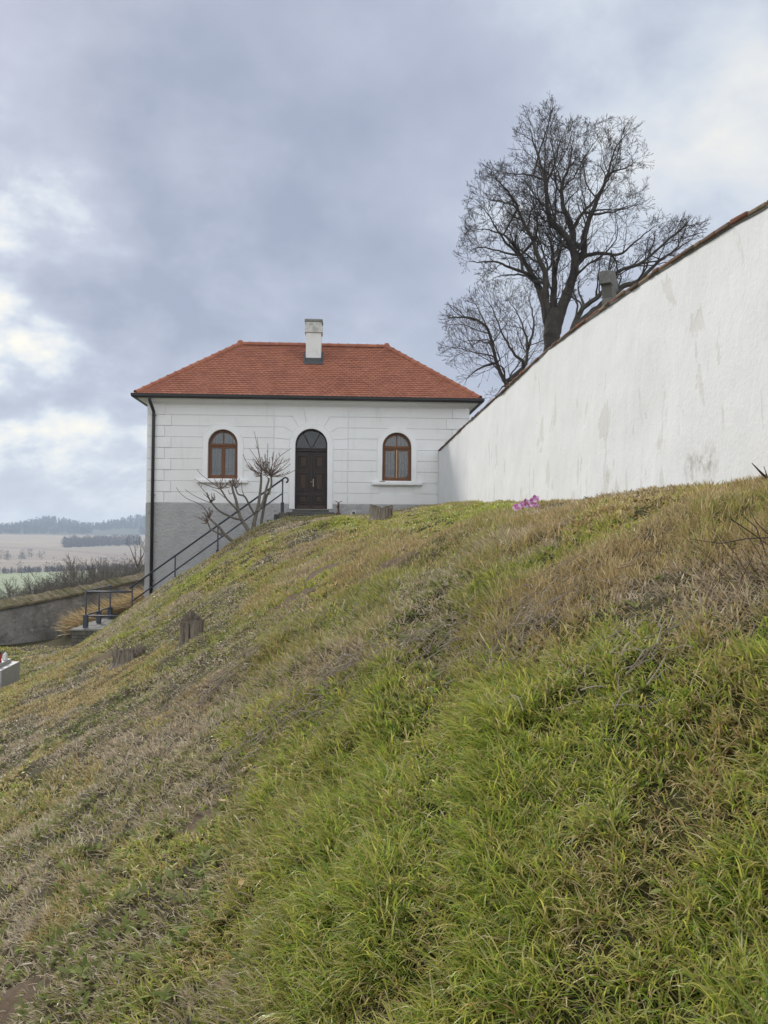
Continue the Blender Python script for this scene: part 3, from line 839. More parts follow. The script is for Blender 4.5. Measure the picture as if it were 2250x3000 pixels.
    fl.add([(cx - w - .06, y0 - s * ca, up(zr - s * sa + .06)), (cx + w + .06, y0 - s * ca, up(zr - s * sa + .06)), (cx + w + .03, y0 - .018, up(zr + .07)), (cx - w - .03, y0 - .018, up(zr + .07))], [(0, 1, 2, 3)])
    for sg in (-1, 1):
        xa, xb = cx + sg * (w + .002), cx + sg * (w + .08)
        zb_ = EZ + (y1 + .1 + EO) * PITCH_R
        fl.add([(xa, y0 - .1, up(zr - .02)), (xa, y1 + .1, up(zb_ - .02)), (xa, y1 + .1, up(zb_ + .2)), (xa, y0 - .02, up(zr + .19))], [(0, 1, 2, 3)])
        fl.add([(xa, y0 - s * ca, up(zr - s * sa + .065)), (xb, y0 - s * ca, up(zr - s * sa + .065)), (xb, y1 + .1, up(zb_ + .06)), (xa, y1 + .1, up(zb_ + .06))], [(0, 1, 2, 3)])
    fl.build('chimney_flashing', M_FLASH, ch)
    # eaves
    co = MB(); loops_ring([(.002, 4.555), (.03, 4.56), (.035, 4.585), (.10, 4.60), (.22, 4.645), (.28, 4.69), (.31, 4.735), (.34, 4.735), (.34, 4.82)], co); co.build('cornice', M_TRIM, house)
    gt = MB(); loops_ring([(0.345, 4.85), (0.345, 4.76), (0.360, 4.725), (0.400, 4.705), (0.445, 4.71), (0.480, 4.735), (0.495, 4.775), (0.495, 4.832), (0.510, 4.842), (0.502, 4.85), (0.485, 4.84), (0.480, 4.78), (0.430, 4.73), (0.380, 4.75), (0.355, 4.85)], gt)
    gut = gt.build('gutter', M_GUTTER, house)
    br = MB()
    for u in np.arange(-.3, HW + .4, .9): br.box(u - .014, u + .014, -.50, -.34, up(4.845), up(4.865))
    br.build('gutter_bracket', M_GUTTER, gut)
    dr = MB(); loops_ring([(.33, 4.875), (.435, 4.835), (.437, 4.828), (.33, 4.868)], dr); dr.build('eave_flashing', M_FLASH, house)
    u = .20; y = -.105; dp = MB()
    pts = [(u - .08, -.42, up(4.73)), (u - .07, -.40, up(4.62)), (u - .04, -.32, up(4.50)), (u - .01, -.22, up(4.37)), (u, y - .01, up(4.28)), (u, y, up(4.18)), (u, y, up(-3.1))]
    dp.tube(pts, .056, 12); d = dp.build('downpipe', M_GUTTER, house, smooth=True)
    bk = MB()
    for z in (4.12, 1.35, -1.6):
        bk.lathe([(.057, 0), (.066, 0), (.066, .04), (.057, .04)], (u, y, up(z)), 12); bk.box(u - .012, u + .012, y + .05, -.002, up(z + .008), up(z + .03)); bk.box(u + .05, u + .1, y - .008, y + .008, up(z + .008), up(z + .03))
    bk.build('pipe_bracket', M_GUTTER, d)


build_wall(); build_rustication(); build_window(0); build_window(2); build_door(); build_roof()


def build_by_the_door():
    # vent ring in the plinth
    v = empty('vent_pipe', hw(7.18, -.05, .80), 'short round white plastic vent pipe end in the grey plinth right of the door', 'vent', rz=HA)
    m = MB(); n = 20; vs = []
    for r, y in ((.062, .0), (.085, .0), (.085, -.05), (.07, -.062), (.058, -.055), (.058, .0)): vs += [(r * math.cos(2 * math.pi * k / n), y, r * math.sin(2 * math.pi * k / n)) for k in range(n)]
    m.add(vs, [(i * n + k, i * n + (k + 1) % n, (i + 1) * n + (k + 1) % n, (i + 1) * n + k) for i in range(5) for k in range(n)])
    m.build('rim', mat('white_plastic', (.72, .72, .70), .5), v, smooth=True)
    g = MB(); g.add([(.06 * math.cos(2 * math.pi * k / n), -.012, .06 * math.sin(2 * math.pi * k / n)) for k in range(n)], [tuple(range(n))])
    for k in range(4): g.box(-.055, .055, -.03, -.02, -.04 + k * .025, -.03 + k * .025)
    g.build('grille', M_CURTAIN, v)
    # rusty forked stand beside the door
    b = hw(6.64, -.22, .74); s = empty('iron_stand', b, 'small rusty iron post with two forked arms right of the door', 'iron stand', rz=HA)
    MB().tube([(0, 0, .0), (.004, 0, .2), (0, 0, .33), (.002, 0, .42)], [.034, .03, .033, .025], 8).tube([(-.03, -.03, .24), (-.03, -.05, .29)], [.03, .025], 8).build('post', M_RUST, s)
    MB().tube([(0, 0, .40), (-.05, 0, .44), (-.115, 0, .475)], [.016, .014, .011], 6).tube([(0, 0, .40), (.05, 0, .435), (.125, 0, .465)], [.016, .014, .011], 6).build('forked_arm', M_RUST, s)
    MB().lathe([(.085, -.15), (.085, .0), (.075, .03), (.05, .07), (.035, .08)], (0, 0, 0), 12).build('base', M_RUST, s, smooth=True)
    # flat slabs before the door
    r = empty('doorstep', hw(5.6, -.6, .45), 'dark stone doorstep slab in front of the arched door', 'doorstep', rz=HA)
    MB().box(-.72, .92, -.5, .48, -.05, .34).build('tread', M_STONE, r, bevel=.02)
    MB().box(-1.05, 1.25, -1.15, -.52, -.2, .24).build('lower_tread', M_STONE, r, bevel=.02)
    p = empty('clay_dish', hw(7.15, -.25, .66), 'flat reddish clay dish on the ground below the white vent', 'dish', rz=HA)
    MB().lathe([(.12, -.08), (.15, 0), (.165, .03), (.15, .03), (.13, .01)], (0, 0, 0), 18).build('bowl', mat('dull_red_clay', (.17, .06, .05), .8), p, smooth=True)
    q = MB().box(-.22, .22, -.08, .08, -.15, .1); o = q.build('stone_block', mat('pale_stone', (.5, .48, .43), .9, var=[(8, (.35, .32, .27), .5, .7)]), bevel=.012)
    o.location = hw(8.85, -.55, .83); o.rotation_euler[2] = HA; tag(o, 'small pale stone block behind the wide stump by the house', 'stone block')


build_by_the_door()


# ------------------------------------------------------------------ steps with railing along the front
def build_steps():
    s = empty('stone_steps', hw(2.4, -.95, -3.3), 'straight flight of stone steps climbing along the house front to the door', 'steps', rz=HA)
    m = MB(); n = 21; u0, u1 = 0.1, 4.75; z0, z1 = -3.04, .68
    for k in range(n):
        a = u0 + (u1 - u0) * k / n - 2.4; z = z0 + (z1 - z0) * (k + 1) / n + 3.3
        m.box(a, a + (u1 - u0) / n + .03, -.72, .84, z - .55, z)
    m.build('flight', M_STONE, s, bevel=.012)
    t = MB().box(2.352, 3.1, -.80, .84, 3.0, 3.995); t.box(2.30, 2.62, -1.02, -.72, 3.2, 4.04); t.build('top_landing', M_RUBBLE, s, bevel=.02)
    l = empty('stone_landing', hw(-.8, 0, -3.6), 'low rubble stone landing at the foot of the steps below the railing', 'landing', rz=HA)
    g = random.Random(4); core = MB().box(-.98, .70, -1.9, 1.4, -.2, .50); core.build('core', M_MORTAR, l)
    b = MB()
    zc = -.1
    while zc < .46:
        h = g.uniform(.10, .17); x = -1.02
        while x < .70:
            w = g.uniform(.15, .34); o = g.uniform(0, .03); b.box(x, min(x + w, .72) - .012, -1.95 - o, -1.87, zc, zc + h - .012); x += w
        y = -1.9
        while y < 1.4:
            w = g.uniform(.15, .34); o = g.uniform(0, .03); b.box(-1.03 - o, -.96, y, y + w - .012, zc, zc + h - .012); y += w
        zc += h
    b.build('rubble_face', M_RUBBLE, l, bevel=.02)
    p = MB(); x = -1.08
    while x < .70:
        w = g.uniform(.3, .5); y = -1.99
        while y < 1.45:
            d = g.uniform(.35, .6); p.box(x, min(x + w, .72) - .012, y, y + d - .012, .502, .555 + g.uniform(0, .02)); y += d
        x += w
    p.build('paving_slab', mat('grey_paving', (.20, .195, .18), .9, var=[(5, (.17, .17, .155), .45, .7)], bump=[(30, .5, .015)], spec=.2), l, bevel=.012)


def build_railing():
    r = empty('stair_railing', hw(0, -1.75, -3.04), 'blue grey steel tube railing running up beside the steps to the door', 'railing', rz=HA)
    zz = lambda z: z + 3.04
    U = lambda x, z: (x, 0, zz(z))
    a, b = U(-.08, -1.74), U(4.80, 1.835)
    k = (b[2] - a[2]) / (b[0] - a[0])
    hook = [(b[0] + .06 * math.sin(t) + .0, 0, b[2] + .02) for t in (0,)]
    hk = [(b[0] + .10 + .085 * math.sin(t), 0, b[2] - .02 + .085 * math.cos(t)) for t in np.linspace(-.5, 2.9, 10)]
    MB().tube([a, b] + hk, .03, 10).build('handrail', M_IRON, r, smooth=True)
    MB().tube([U(.02, -2.15), U(4.8, 1.37)], .024, 10).build('lower_rail', M_IRON, r, smooth=True)
    for x, z0 in ((0.0, -3.3), (1.36, -2.1), (2.725, -1.1)):
        MB().tube([U(x, z0), U(x, -1.74 + k * (x + .08))], .024, 8).build('post', M_IRON, r, smooth=True)
    MB().tube([U(4.81, .66), U(4.81, 1.83)], .024, 8).build('post', M_IRON, r, smooth=True)
    MB().box(4.81 - .055, 4.81 + .055, -.055, .055, zz(.70), zz(1.08)).build('post_sleeve', M_IRON, r, bevel=.012)
    MB().box(2.725 - .05, 2.725 + .05, -.05, .05, zz(-.9), zz(-.48)).build('post_sleeve', M_IRON, r, bevel=.012)
    # level part round the landing
    P1 = (-1.46, 0); P2 = (-1.46, 1.35); P3 = (-1.50, 2.75); top = zz(-1.84)
    for (x, y) in (P1, P2, P3):
        MB().tube([(x, y, .1), (x, y, top)], .026, 8).build('post', M_IRON, r, smooth=True)
        MB().box(x - .07, x + .07, y - .07, y + .07, .02, .44).build('post_sleeve', M_IRON, r, bevel=.01)
    for z, n in ((top, 'handrail'), (top - .78, 'lower_rail')):
        MB().tube([(*P1, z), (*P2, z), (*P3, z)], .028, 8).build(n, M_IRON, r, smooth=True)
        MB().tube([(P1[0], 0, z - .02), (.0, 0, z - .02)], .028, 8).build(n, M_IRON, r, smooth=True)


build_steps(); build_railing()


# ------------------------------------------------------------------ long white wall with brick coping
def peel_mat():
    m = bpy.data.materials.new('limewashed_wall'); m.use_nodes = True; t = m.node_tree; L = t.links.new; p = t.nodes['Principled BSDF']
    p.inputs['Roughness'].default_value = .9; p.inputs['Specular IOR Level'].default_value = .15
    tc = N(t, 'ShaderNodeTexCoord')

    def noise(s, stretch, det=7, ro=.6, dist=0.0):
        mp = N(t, 'ShaderNodeMapping'); mp.inputs['Scale'].default_value = stretch; L(tc.outputs['Object'], mp.inputs[0])
        n = N(t, 'ShaderNodeTexNoise'); n.inputs['Scale'].default_value = s; n.inputs['Detail'].default_value = det; n.inputs['Roughness'].default_value = ro; n.inputs['Distortion'].default_value = dist
        L(mp.outputs[0], n.inputs[0]); return n.outputs[0]

    def rng_(x, lo, hi, a=0., b=1.):
        r = N(t, 'ShaderNodeMapRange'); L(x, r.inputs[0]); r.inputs[1].default_value = lo; r.inputs[2].default_value = hi; r.inputs[3].default_value = a; r.inputs[4].default_value = b; return r.outputs[0]
    sep = N(t, 'ShaderNodeSeparateXYZ'); L(tc.outputs['Object'], sep.inputs[0]); z = sep.outputs[2]
    c = mixc(t, rng_(noise(1.1, (1, 1, .6)), .45, .8), (.735, .74, .745), (.68, .685, .69))
    c = mixc(t, rng_(noise(9, (1, 1, .25)), .52, .8), c, (.69, .70, .70))
    # flaked patches, more of them low on the wall
    low = rng_(z, .4, 3.0, .05, -.045)
    pe = math_n(t, 'ADD', noise(1.55, (1, 1, .42), 7, .58, .5), low)
    peel = rng_(pe, .612, .632)
    c = mixc(t, math_n(t, 'MULTIPLY', peel, .75), c, (.62, .61, .585))
    pe2 = math_n(t, 'ADD', noise(4.6, (1, 1, .3), 5, .6, .3), low); c = mixc(t, math_n(t, 'MULTIPLY', rng_(pe2, .635, .67), .6), c, (.57, .56, .535))
    # damp mould low on the near part
    for (yy, zz, rr) in ((7.55, .70, .085), (7.18, .72, .09), (7.35, .74, .05), (9.9, .78, .05)):
        d = N(t, 'ShaderNodeVectorMath', operation='DISTANCE'); L(tc.outputs['Object'], d.inputs[0]); d.inputs[1].default_value = (wall_x(yy), yy, zz)
        k = math_n(t, 'MULTIPLY', rng_(d.outputs['Value'], rr * 2.4, rr * .3), rng_(noise(16, (1, 1, .5), 6, .7), .42, .62)); c = mixc(t, math_n(t, 'MULTIPLY', k, .75), c, (.24, .215, .14))
    L(c, p.inputs['Base Color'])
    b = N(t, 'ShaderNodeBump'); b.inputs['Strength'].default_value = .22; b.inputs['Distance'].default_value = .02; L(noise(26, (1, 1, 1)), b.inputs['Height'])
    b2 = N(t, 'ShaderNodeBump'); b2.inputs['Strength'].default_value = .28; b2.inputs['Distance'].default_value = .05; L(noise(3.0, (1, 1, .7), 4), b2.inputs['Height']); L(b.outputs[0], b2.inputs['Normal'])
    b3 = N(t, 'ShaderNodeBump'); b3.invert = True; b3.inputs['Strength'].default_value = .5; b3.inputs['Distance'].default_value = .006; L(peel, b3.inputs['Height']); L(b2.outputs[0], b3.inputs['Normal'])
    L(b3.outputs[0], p.inputs['Normal']); return m


WT_Y = [-4, 3, 5, 6.16, 6.78, 7.4, 8.04, 8.93, 10.04, 11.36, 12.8, 14.64, 16.64, 18.96, 21.65, 27.3]
WT_Z = [2.4, 2.55, 2.63, 2.69, 2.76, 2.81, 2.865, 2.93, 3.005, 3.065, 3.105, 3.10, 3.085, 3.08, 3.07, 3.0]


def build_white_wall():
    root = empty('garden_wall', (0, 0, 0), 'long high white limewashed wall running from the house along the right', 'wall')
    ys = np.arange(-4, 27.25, .12); zs = np.linspace(0, 1, 40)
    Y, T = np.meshgrid(ys, zs); top = np.interp(Y, WT_Y, WT_Z); Z = -.8 + (top + .8) * T
    X = wall_x(Y) + (fbm(Y * .8, Z * .9, 15) - .5) * .05 + (fbm(Y * 3, Z * 3, 16) - .5) * .012
    h, w = X.shape; idx = np.arange(h * w).reshape(h, w)
    q = np.stack([idx[:-1, :-1], idx[1:, :-1], idx[1:, 1:], idx[:-1, 1:]], -1).reshape(-1, 4)
    n0 = h * w
    B = np.stack([wall_x(ys) + .42, ys, np.full_like(ys, -.8)], -1); Bt = np.stack([wall_x(ys) + .42, ys, np.interp(ys, WT_Y, WT_Z)], -1)
    v = np.concatenate([np.stack([X, Y, Z], -1).reshape(-1, 3), B, Bt, np.stack([X[-1], Y[-1], Z[-1]], -1)])
    i = np.arange(w - 1); b = n0 + i; bt = n0 + w + i; tp = n0 + 2 * w + i
    q = np.concatenate([q, np.stack([b, b + 1, bt + 1, bt], -1), np.stack([tp, bt, bt + 1, tp + 1], -1)])
    np_mesh('limewash_face', v, q.ravel(), np.arange(len(q)) * 4, peel_mat(), root, smooth=True)
    g = random.Random(11); col = []; V = []; Fq = []
    y = 27.2
    while y > -3.9:
        Ln = g.choice([.29, .29, .15, .27]) + g.uniform(-.015, .01); ya, yb = y - Ln + .012, y
        za, zb = np.interp(ya, WT_Y, WT_Z), np.interp(yb, WT_Y, WT_Z); dz = g.uniform(-.008, .01); o = g.uniform(-.012, .014); th = .042 + g.uniform(-.004, .004)
        base = g.choice([(.21, .085, .052), (.18, .075, .05), (.25, .11, .065), (.15, .085, .06), (.21, .15, .10), (.16, .11, .085), (.12, .08, .062)])
        for (x0, x1, rise) in ((-.032 + o, .20, 0.0), (.205, .47, .0)):
            tilt = .02
            vs = []
            for zz in (0, 1):
                for yy, zbse in ((ya, za), (yb, zb)):
                    for k_, xx in enumerate((x0, x1)):
                        up_ = tilt * (xx + .05) / .25 if x0 < 0 else tilt * (.47 - xx) / .25
                        vs.append((wall_x(yy) + xx + g.uniform(-.004, .004), yy + g.uniform(-.004, .004), zbse + .004 + dz + up_ + zz * th + g.uniform(-.004, .004)))
            k0 = len(V); V += vs; col += [base] * 8
            Fq += [[k0 + i for i in f] for f in ((0, 2, 3, 1), (4, 5, 7, 6), (0, 1, 5, 4), (2, 6, 7, 3), (0, 4, 6, 2), (1, 3, 7, 5))]
        y -= Ln
    m = mat('old_brick', (.3, .1, .06), .9, attr='tint', var=[(14, (.11, .085, .07), .52, .7), (40, (.28, .2, .15), .6, .8), (5, (.10, .095, .06), .55, .75)], bump=[(50, .7, .012)], spec=.1)
    o = np_mesh('brick_coping', np.array(V), np.array(Fq).ravel(), np.arange(len(Fq)) * 4, m, root, col=np.array(col))
    bv = o.modifiers.new('bevel', 'BEVEL'); bv.width = .012; bv.segments = 2
    # mortar bed under the bricks
    ys2 = np.arange(-4, 27.2, .3); tz = np.interp(ys2, WT_Y, WT_Z); mo = MB(); n = len(ys2)
    vs = []
    for yy, zz in zip(ys2, tz): vs += [(wall_x(yy) - .012, yy, zz - .010), (wall_x(yy) - .02, yy, zz + .02), (wall_x(yy) + .43, yy, zz + .03), (wall_x(yy) + .43, yy, zz - .03)]
    mo.add(vs, [(4 * i + j, 4 * i + 4 + j, 4 * i + 4 + (j + 1) % 4, 4 * i + (j + 1) % 4) for i in range(n - 1) for j in range(4)]); mo.build('mortar_bed', M_MORTAR, root)


build_white_wall()


# ------------------------------------------------------------------ low grey wall at the left with mossy coping
def build_low_wall():
    root = empty('boundary_wall', (0, 0, 0), 'low grey stained boundary wall with mossy tile coping below the house at left', 'wall')
    P = [(-15.4, 19, -2.95), (-14.2, 22.2, -2.75), (-12.93, 26, -2.55), (-11.63, 30, -2.29), (-10.58, 34, -1.98), (-9.5, 38, -1.7), (-8.5, 42, -1.6)]
    P = np.array(P); t = np.linspace(0, len(P) - 1, 120); C = np.stack([np.interp(t, np.arange(len(P)), P[:, k]) for k in range(3)], -1)
    rows = np.linspace(0, 1, 14); n = len(t); V = []
    for s in rows:
        z = C[:, 2] - 2.6 * (1 - s); V.append(np.stack([C[:, 0] + (fbm(C[:, 1] * 1.5, z * 1.5, 31) - .5) * .08, C[:, 1], z], -1))
    V = np.concatenate(V + [np.stack([C[:, 0] - .4, C[:, 1], C[:, 2]], -1), np.stack([C[:, 0] - .4, C[:, 1], C[:, 2] - 2.6], -1)])
    q = []
    for r in range(len(rows)):
        a = r * n + np.arange(n - 1); b = a + n; q.append(np.stack([a, b, b + 1, a + 1], -1))
    q = np.concatenate(q + [np.stack([(len(rows)) * n + np.arange(n - 1), (len(rows) + 1) * n + np.arange(n - 1), (len(rows) + 1) * n + 1 + np.arange(n - 1), (len(rows)) * n + 1 + np.arange(n - 1)], -1)])
    m = mat('weathered_grey_render', (.34, .33, .31), .95, var=[(1.1, (.19, .185, .17), .45, .68), (3.2, (.40, .385, .36), .5, .72), (.9, (.24, .225, .195), .5, .7, (1, 1, .4)), (8, (.12, .117, .105), .58, .72), (2.0, (.46, .44, .41), .56, .7, (1, 1, 2))], bump=[(7, .9, .08), (22, .7, .03)], spec=.1)
    np_mesh('render_face', V, q.ravel(), np.arange(len(q)) * 4, m, root, smooth=True)
    cp = MB(); g = random.Random(2)
    for i in range(0, n - 1):
        a, b = C[i], C[i + 1]; j = g.uniform(-.045, .045)
        vs = []
        for p in (a, b):
            vs += [(p[0] + .12, p[1], p[2] - .01 + j * .4), (p[0] + .12, p[1], p[2] + .06 + j * .4), (p[0] - .2, p[1], p[2] + .26 + j), (p[0] - .55, p[1], p[2] + .05 + j), (p[0] - .55, p[1], p[2] - .02 + j)]
        cp.add(vs, [(k, 5 + k, 5 + (k + 1) % 5, (k + 1) % 5) for k in range(5)] + [(0, 1, 2, 3, 4), (9, 8, 7, 6, 5)])
    cp.build('mossy_coping', mat('mossy_tile', (.25, .20, .14), .95, var=[(3, (.15, .14, .07), .42, .62), (9, (.42, .38, .27), .55, .7), (1.3, (.14, .135, .06), .5, .7)], bump=[(14, .9, .05)], spec=.1), root)


build_low_wall()


# ------------------------------------------------------------------ bare trees
def branch_mesh(name, pos, par, rad, sel, m, parent, smooth_=True):
    """tubes along the chosen skeleton edges (par -> node); thick ones get more sides"""
    Vs = []; Ls = []; St = []; nv = 0; nl = 0
    pp = np.maximum(par, 0); ed = pos - pos[pp]; ed /= np.maximum(np.linalg.norm(ed, axis=1, keepdims=True), 1e-6)
    best = np.full(len(par), -1); o_ = np.argsort(rad); o_ = o_[par[o_] >= 0]; best[par[o_]] = o_          # thickest child carries the line on
    tg = ed.copy(); k_ = best >= 0; root_ = par < 0
    tg[k_] += ed[best[k_]]; tg[root_ & k_] = ed[best[root_ & k_]]; tg /= np.maximum(np.linalg.norm(tg, axis=1, keepdims=True), 1e-6)
    for lo, hi, n in ((0, .012, 3), (.012, .05, 5), (.05, .12, 7), (.12, 9, 12)):
        i = sel[(rad[sel] >= lo) & (rad[sel] < hi)]
        if not len(i): continue
        a = pos[par[i]]; b = pos[i]; ra = np.minimum(rad[par[i]], rad[i] * 1.25); rb = rad[i]
        d = b - a; d /= np.maximum(np.linalg.norm(d, axis=1, keepdims=True), 1e-6)
        cont = best[par[i]] == i; ra = np.where(cont, rad[par[i]], ra)
        da = np.where(cont[:, None], tg[par[i]], d); db = tg[i]
        an = np.arange(n) * 2 * np.pi / n

        def rg(c, dd, rr):
            s = np.cross(dd, np.array([[.31, .95, .05]])); s /= np.maximum(np.linalg.norm(s, axis=1, keepdims=True), 1e-6); t = np.cross(s, dd)
            return c[:, None, :] + (s[:, None, :] * np.cos(an)[None, :, None] + t[:, None, :] * np.sin(an)[None, :, None]) * rr[:, None, None]
        A = rg(a, da, ra); B = rg(b, db, rb)
        v = np.concatenate([A, B], 1).reshape(-1, 3)
        k = np.arange(n); quad = np.stack([k, (k + 1) % n, n + (k + 1) % n, n + k], -1)
        f = (nv + np.arange(len(i))[:, None, None] * 2 * n + quad[None]).reshape(-1)
        Vs.append(v); Ls.append(f); St.append(nl + np.arange(len(i) * n) * 4); nv += len(v); nl += len(f)
    return np_mesh(name, np.concatenate(Vs), np.concatenate(Ls), np.concatenate(St), m, parent, smooth=smooth_)


def grow(limbs, attr, step=.3, kill=.45, reach=2.5, iters=90, g=None, tip=.006, expo=2.3, jitter=.12):
    """space colonisation from hand-laid limbs [(points, r0, r1)] into the attractor cloud"""
    pos = []; par = []; rmin = []
    for pts, r0, r1 in limbs:
        pts = np.array(pts, float); seg = np.linalg.norm(np.diff(pts, axis=0), axis=1); L = np.concatenate([[0], np.cumsum(seg)])
        n = max(2, int(L[-1] / step)); s = np.linspace(0, L[-1], n + 1)
        q = np.stack([np.interp(s, L, pts[:, k]) for k in range(3)], -1)
        for _ in range(2): q[1:-1] = .25 * q[:-2] + .5 * q[1:-1] + .25 * q[2:]
        q[1:-1] += g.normal(0, step * jitter * .6, q[1:-1].shape)
        if pos:
            d = np.linalg.norm(np.array(pos) - q[0], axis=1); p = int(np.argmin(d))
        else:
            p = -1
        st = 0
        if p >= 0: st = 1
        for k in range(st, len(q)):
            pos.append(q[k]); par.append(p); rmin.append(r0 + (r1 - r0) * k / n); p = len(pos) - 1
    nl = len(pos)
    attr = list(map(Vector, attr)); alive = list(range(len(attr)))
    pos = [Vector(p) for p in pos]
    kids = [0] * len(pos)
    for it in range(iters):
        kd = kdtree.KDTree(len(pos))
        for i, p in enumerate(pos): kd.insert(p, i)
        kd.balance(); pull = {}; nxt = []
        for a in alive:
            _, i, d = kd.find(attr[a])
            if d < kill: continue
            nxt.append(a)
            if d < reach * (1 if it > 6 else 1.6): pull.setdefault(i, []).append(attr[a])
        alive = nxt
        if not pull: break
        grew = 0
        for i, L in pull.items():
            if kids[i] > 3: continue
            v = Vector((0, 0, 0))
            for q in L: v += (q - pos[i]).normalized()
            if par[i] >= 0: v += (pos[i] - pos[par[i]]).normalized() * .35 * len(L) ** .5
            if v.length < 1e-3: continue
            v = v.normalized() + Vector(g.normal(0, .11, 3)) + Vector((0, 0, .07)); v.normalize()
            pos.append(pos[i] + v * step); par.append(i); kids[i] += 1; kids.append(0); rmin.append(0); grew += 1
        if not grew: break
    return np.array([tuple(p) for p in pos]), np.array(par), np.array(rmin), nl


def ramify(limbs, g, ok=None, lens=(.62, .52, .5, .5), gap=(.34, .26, .17, .125), ang=(.75, .75, .7, .7), upw=(.35, .30, .2, .2), minlen=(1.0, .5, .25, .15), tipr=.0056, step=.17, wig=.16, r_k=(.45, .5, .55, .6)):
    """forked branching from hand-laid limbs: branches, branchlets and twigs, each wandering a little and turning up"""
    P = []; A = []; Rr = []

    def put(p, a, r): P.append(p); A.append(a); Rr.append(r); return len(P) - 1
    jobs = []
    for pts, r0, r1 in limbs:
        pts = np.array(pts, float); seg = np.linalg.norm(np.diff(pts, axis=0), axis=1); L = np.concatenate([[0], np.cumsum(seg)])
        n = max(2, int(L[-1] / .22)); q = np.stack([np.interp(np.linspace(0, L[-1], n + 1), L, pts[:, k]) for k in range(3)], -1)
        for _ in range(2): q[1:-1] = .25 * q[:-2] + .5 * q[1:-1] + .25 * q[2:]
        q[1:-1] += g.normal(0, .016, q[1:-1].shape)
        p = int(np.argmin(np.linalg.norm(np.array(P) - q[0], axis=1))) if P else -1
        ids = []
        for k in range(1 if P else 0, n + 1):
            p = put(q[k], p, r0 + (r1 - r0) * (k / n) ** .8); ids.append(p)
        jobs.append((ids, L[-1], 0))
    for ids, Ln, lev in jobs:
        if lev >= len(lens): continue
        n = len(ids); acc = 0; side = g.random() * 6.28; d_end = None
        for j in range(1, n):
            a, b = P[ids[j - 1]], P[ids[j]]; sl = np.linalg.norm(b - a); acc += sl; t = j / (n - 1)
            if lev == 0 and t < .22: continue
            tipf = j == n - 1
            if acc < gap[lev] * g.uniform(.6, 1.4) and not tipf: continue
            acc = 0; tan = (b - a) / max(sl, 1e-6)
            for rep in range(3 if tipf else 1):
                side += 2.4 + g.normal(0, .5)
                o = np.cross(tan, [0, 0, 1.0]); o = o / (np.linalg.norm(o) + 1e-6); o2 = np.cross(o, tan); dv = o * math.cos(side) + o2 * math.sin(side)
                th = ang[lev] * g.uniform(.6, 1.35) * (.6 if tipf else 1); d = tan * math.cos(th) + dv * math.sin(th)
                base = Ln * (1 - .62 * t) if lev == 0 else Ln * (1 - .5 * t)
                L2 = max(minlen[lev], lens[lev] * min(base, 5.5)) * g.uniform(.55, 1.25); m = max(2, int(L2 / step)); p = ids[j]; q = b; nid = [p]
                rp = min(Rr[ids[j]] * r_k[lev], .008 + .014 * L2); out = 0
                for k in range(m):
                    d = d + g.normal(0, wig, 3); d[2] += upw[lev] * .22; d = d / np.linalg.norm(d); q = q + d * (L2 / m)
                    if ok is not None and not ok(q): out += 1
                    if out > 1: break
                    p = put(q, p, max(tipr, rp + (tipr - rp) * (k + 1) / m)); nid.append(p)
                if len(nid) > 2: jobs.append((nid, L2 * (len(nid) - 1) / m, lev + 1))
    return np.array(P), np.array(A), np.array(Rr)


def twigs(pos, par, rmin, nl, g, prob=.8, length=(.25, .6), upw=.25, per=1, seg=2, spread=.75):
    P = list(pos); A = list(par); R = list(rmin)
    haskid = np.zeros(len(pos), int)
    for i in par:
        if i >= 0: haskid[i] += 1
    for i in range(nl, len(pos)):
        d0 = pos[i] - pos[par[i]]; d0 /= np.linalg.norm(d0) + 1e-6
        cnt = (per + 1) if haskid[i] == 0 else (per if g.random() < prob else 0)
        for _ in range(cnt):
            d = d0 + g.normal(0, spread, 3); d[2] += upw; d /= np.linalg.norm(d); L = g.uniform(*length); p = i
            q = pos[i]
            for k in range(seg):
                d = d + g.normal(0, .2, 3); d[2] += .12; d /= np.linalg.norm(d); q = q + d * L / seg; P.append(q); A.append(p); R.append(0); p = len(P) - 1
                if k == 0 and g.random() < .55:
                    e = d + g.normal(0, .7, 3); e /= np.linalg.norm(e); P.append(q + e * L * .45); A.append(p); R.append(0)
    return np.array(P), np.array(A), np.array(R)


def radii(par, rmin, tip=.006, expo=2.8):
    r = np.full(len(par), 0.0); acc = np.zeros(len(par))
    for i in range(len(par) - 1, -1, -1):
        ri = max(tip, acc[i] ** (1 / expo) if acc[i] > 0 else tip); r[i] = max(ri, rmin[i])
        if rmin[i] > 0: r[i] = rmin[i]
        if par[i] >= 0: acc[par[i]] += min(ri, .2) ** expo
    return r


M_BARK = mat('dark_wet_bark', (.075, .066, .056), .95, var=[(5, (.11, .10, .085), .5, .75, (1, 1, .3)), (2, (.055, .05, .045), .5, .7)], bump=[(16, .8, .04, (1, 1, .3))], spec=.15)
M_TWIG = mat('thin_dark_twig', (.05, .04, .035), .9, spec=.1)
M_TWIG2 = mat('grey_brown_twig', (.085, .072, .06), .9, spec=.1)


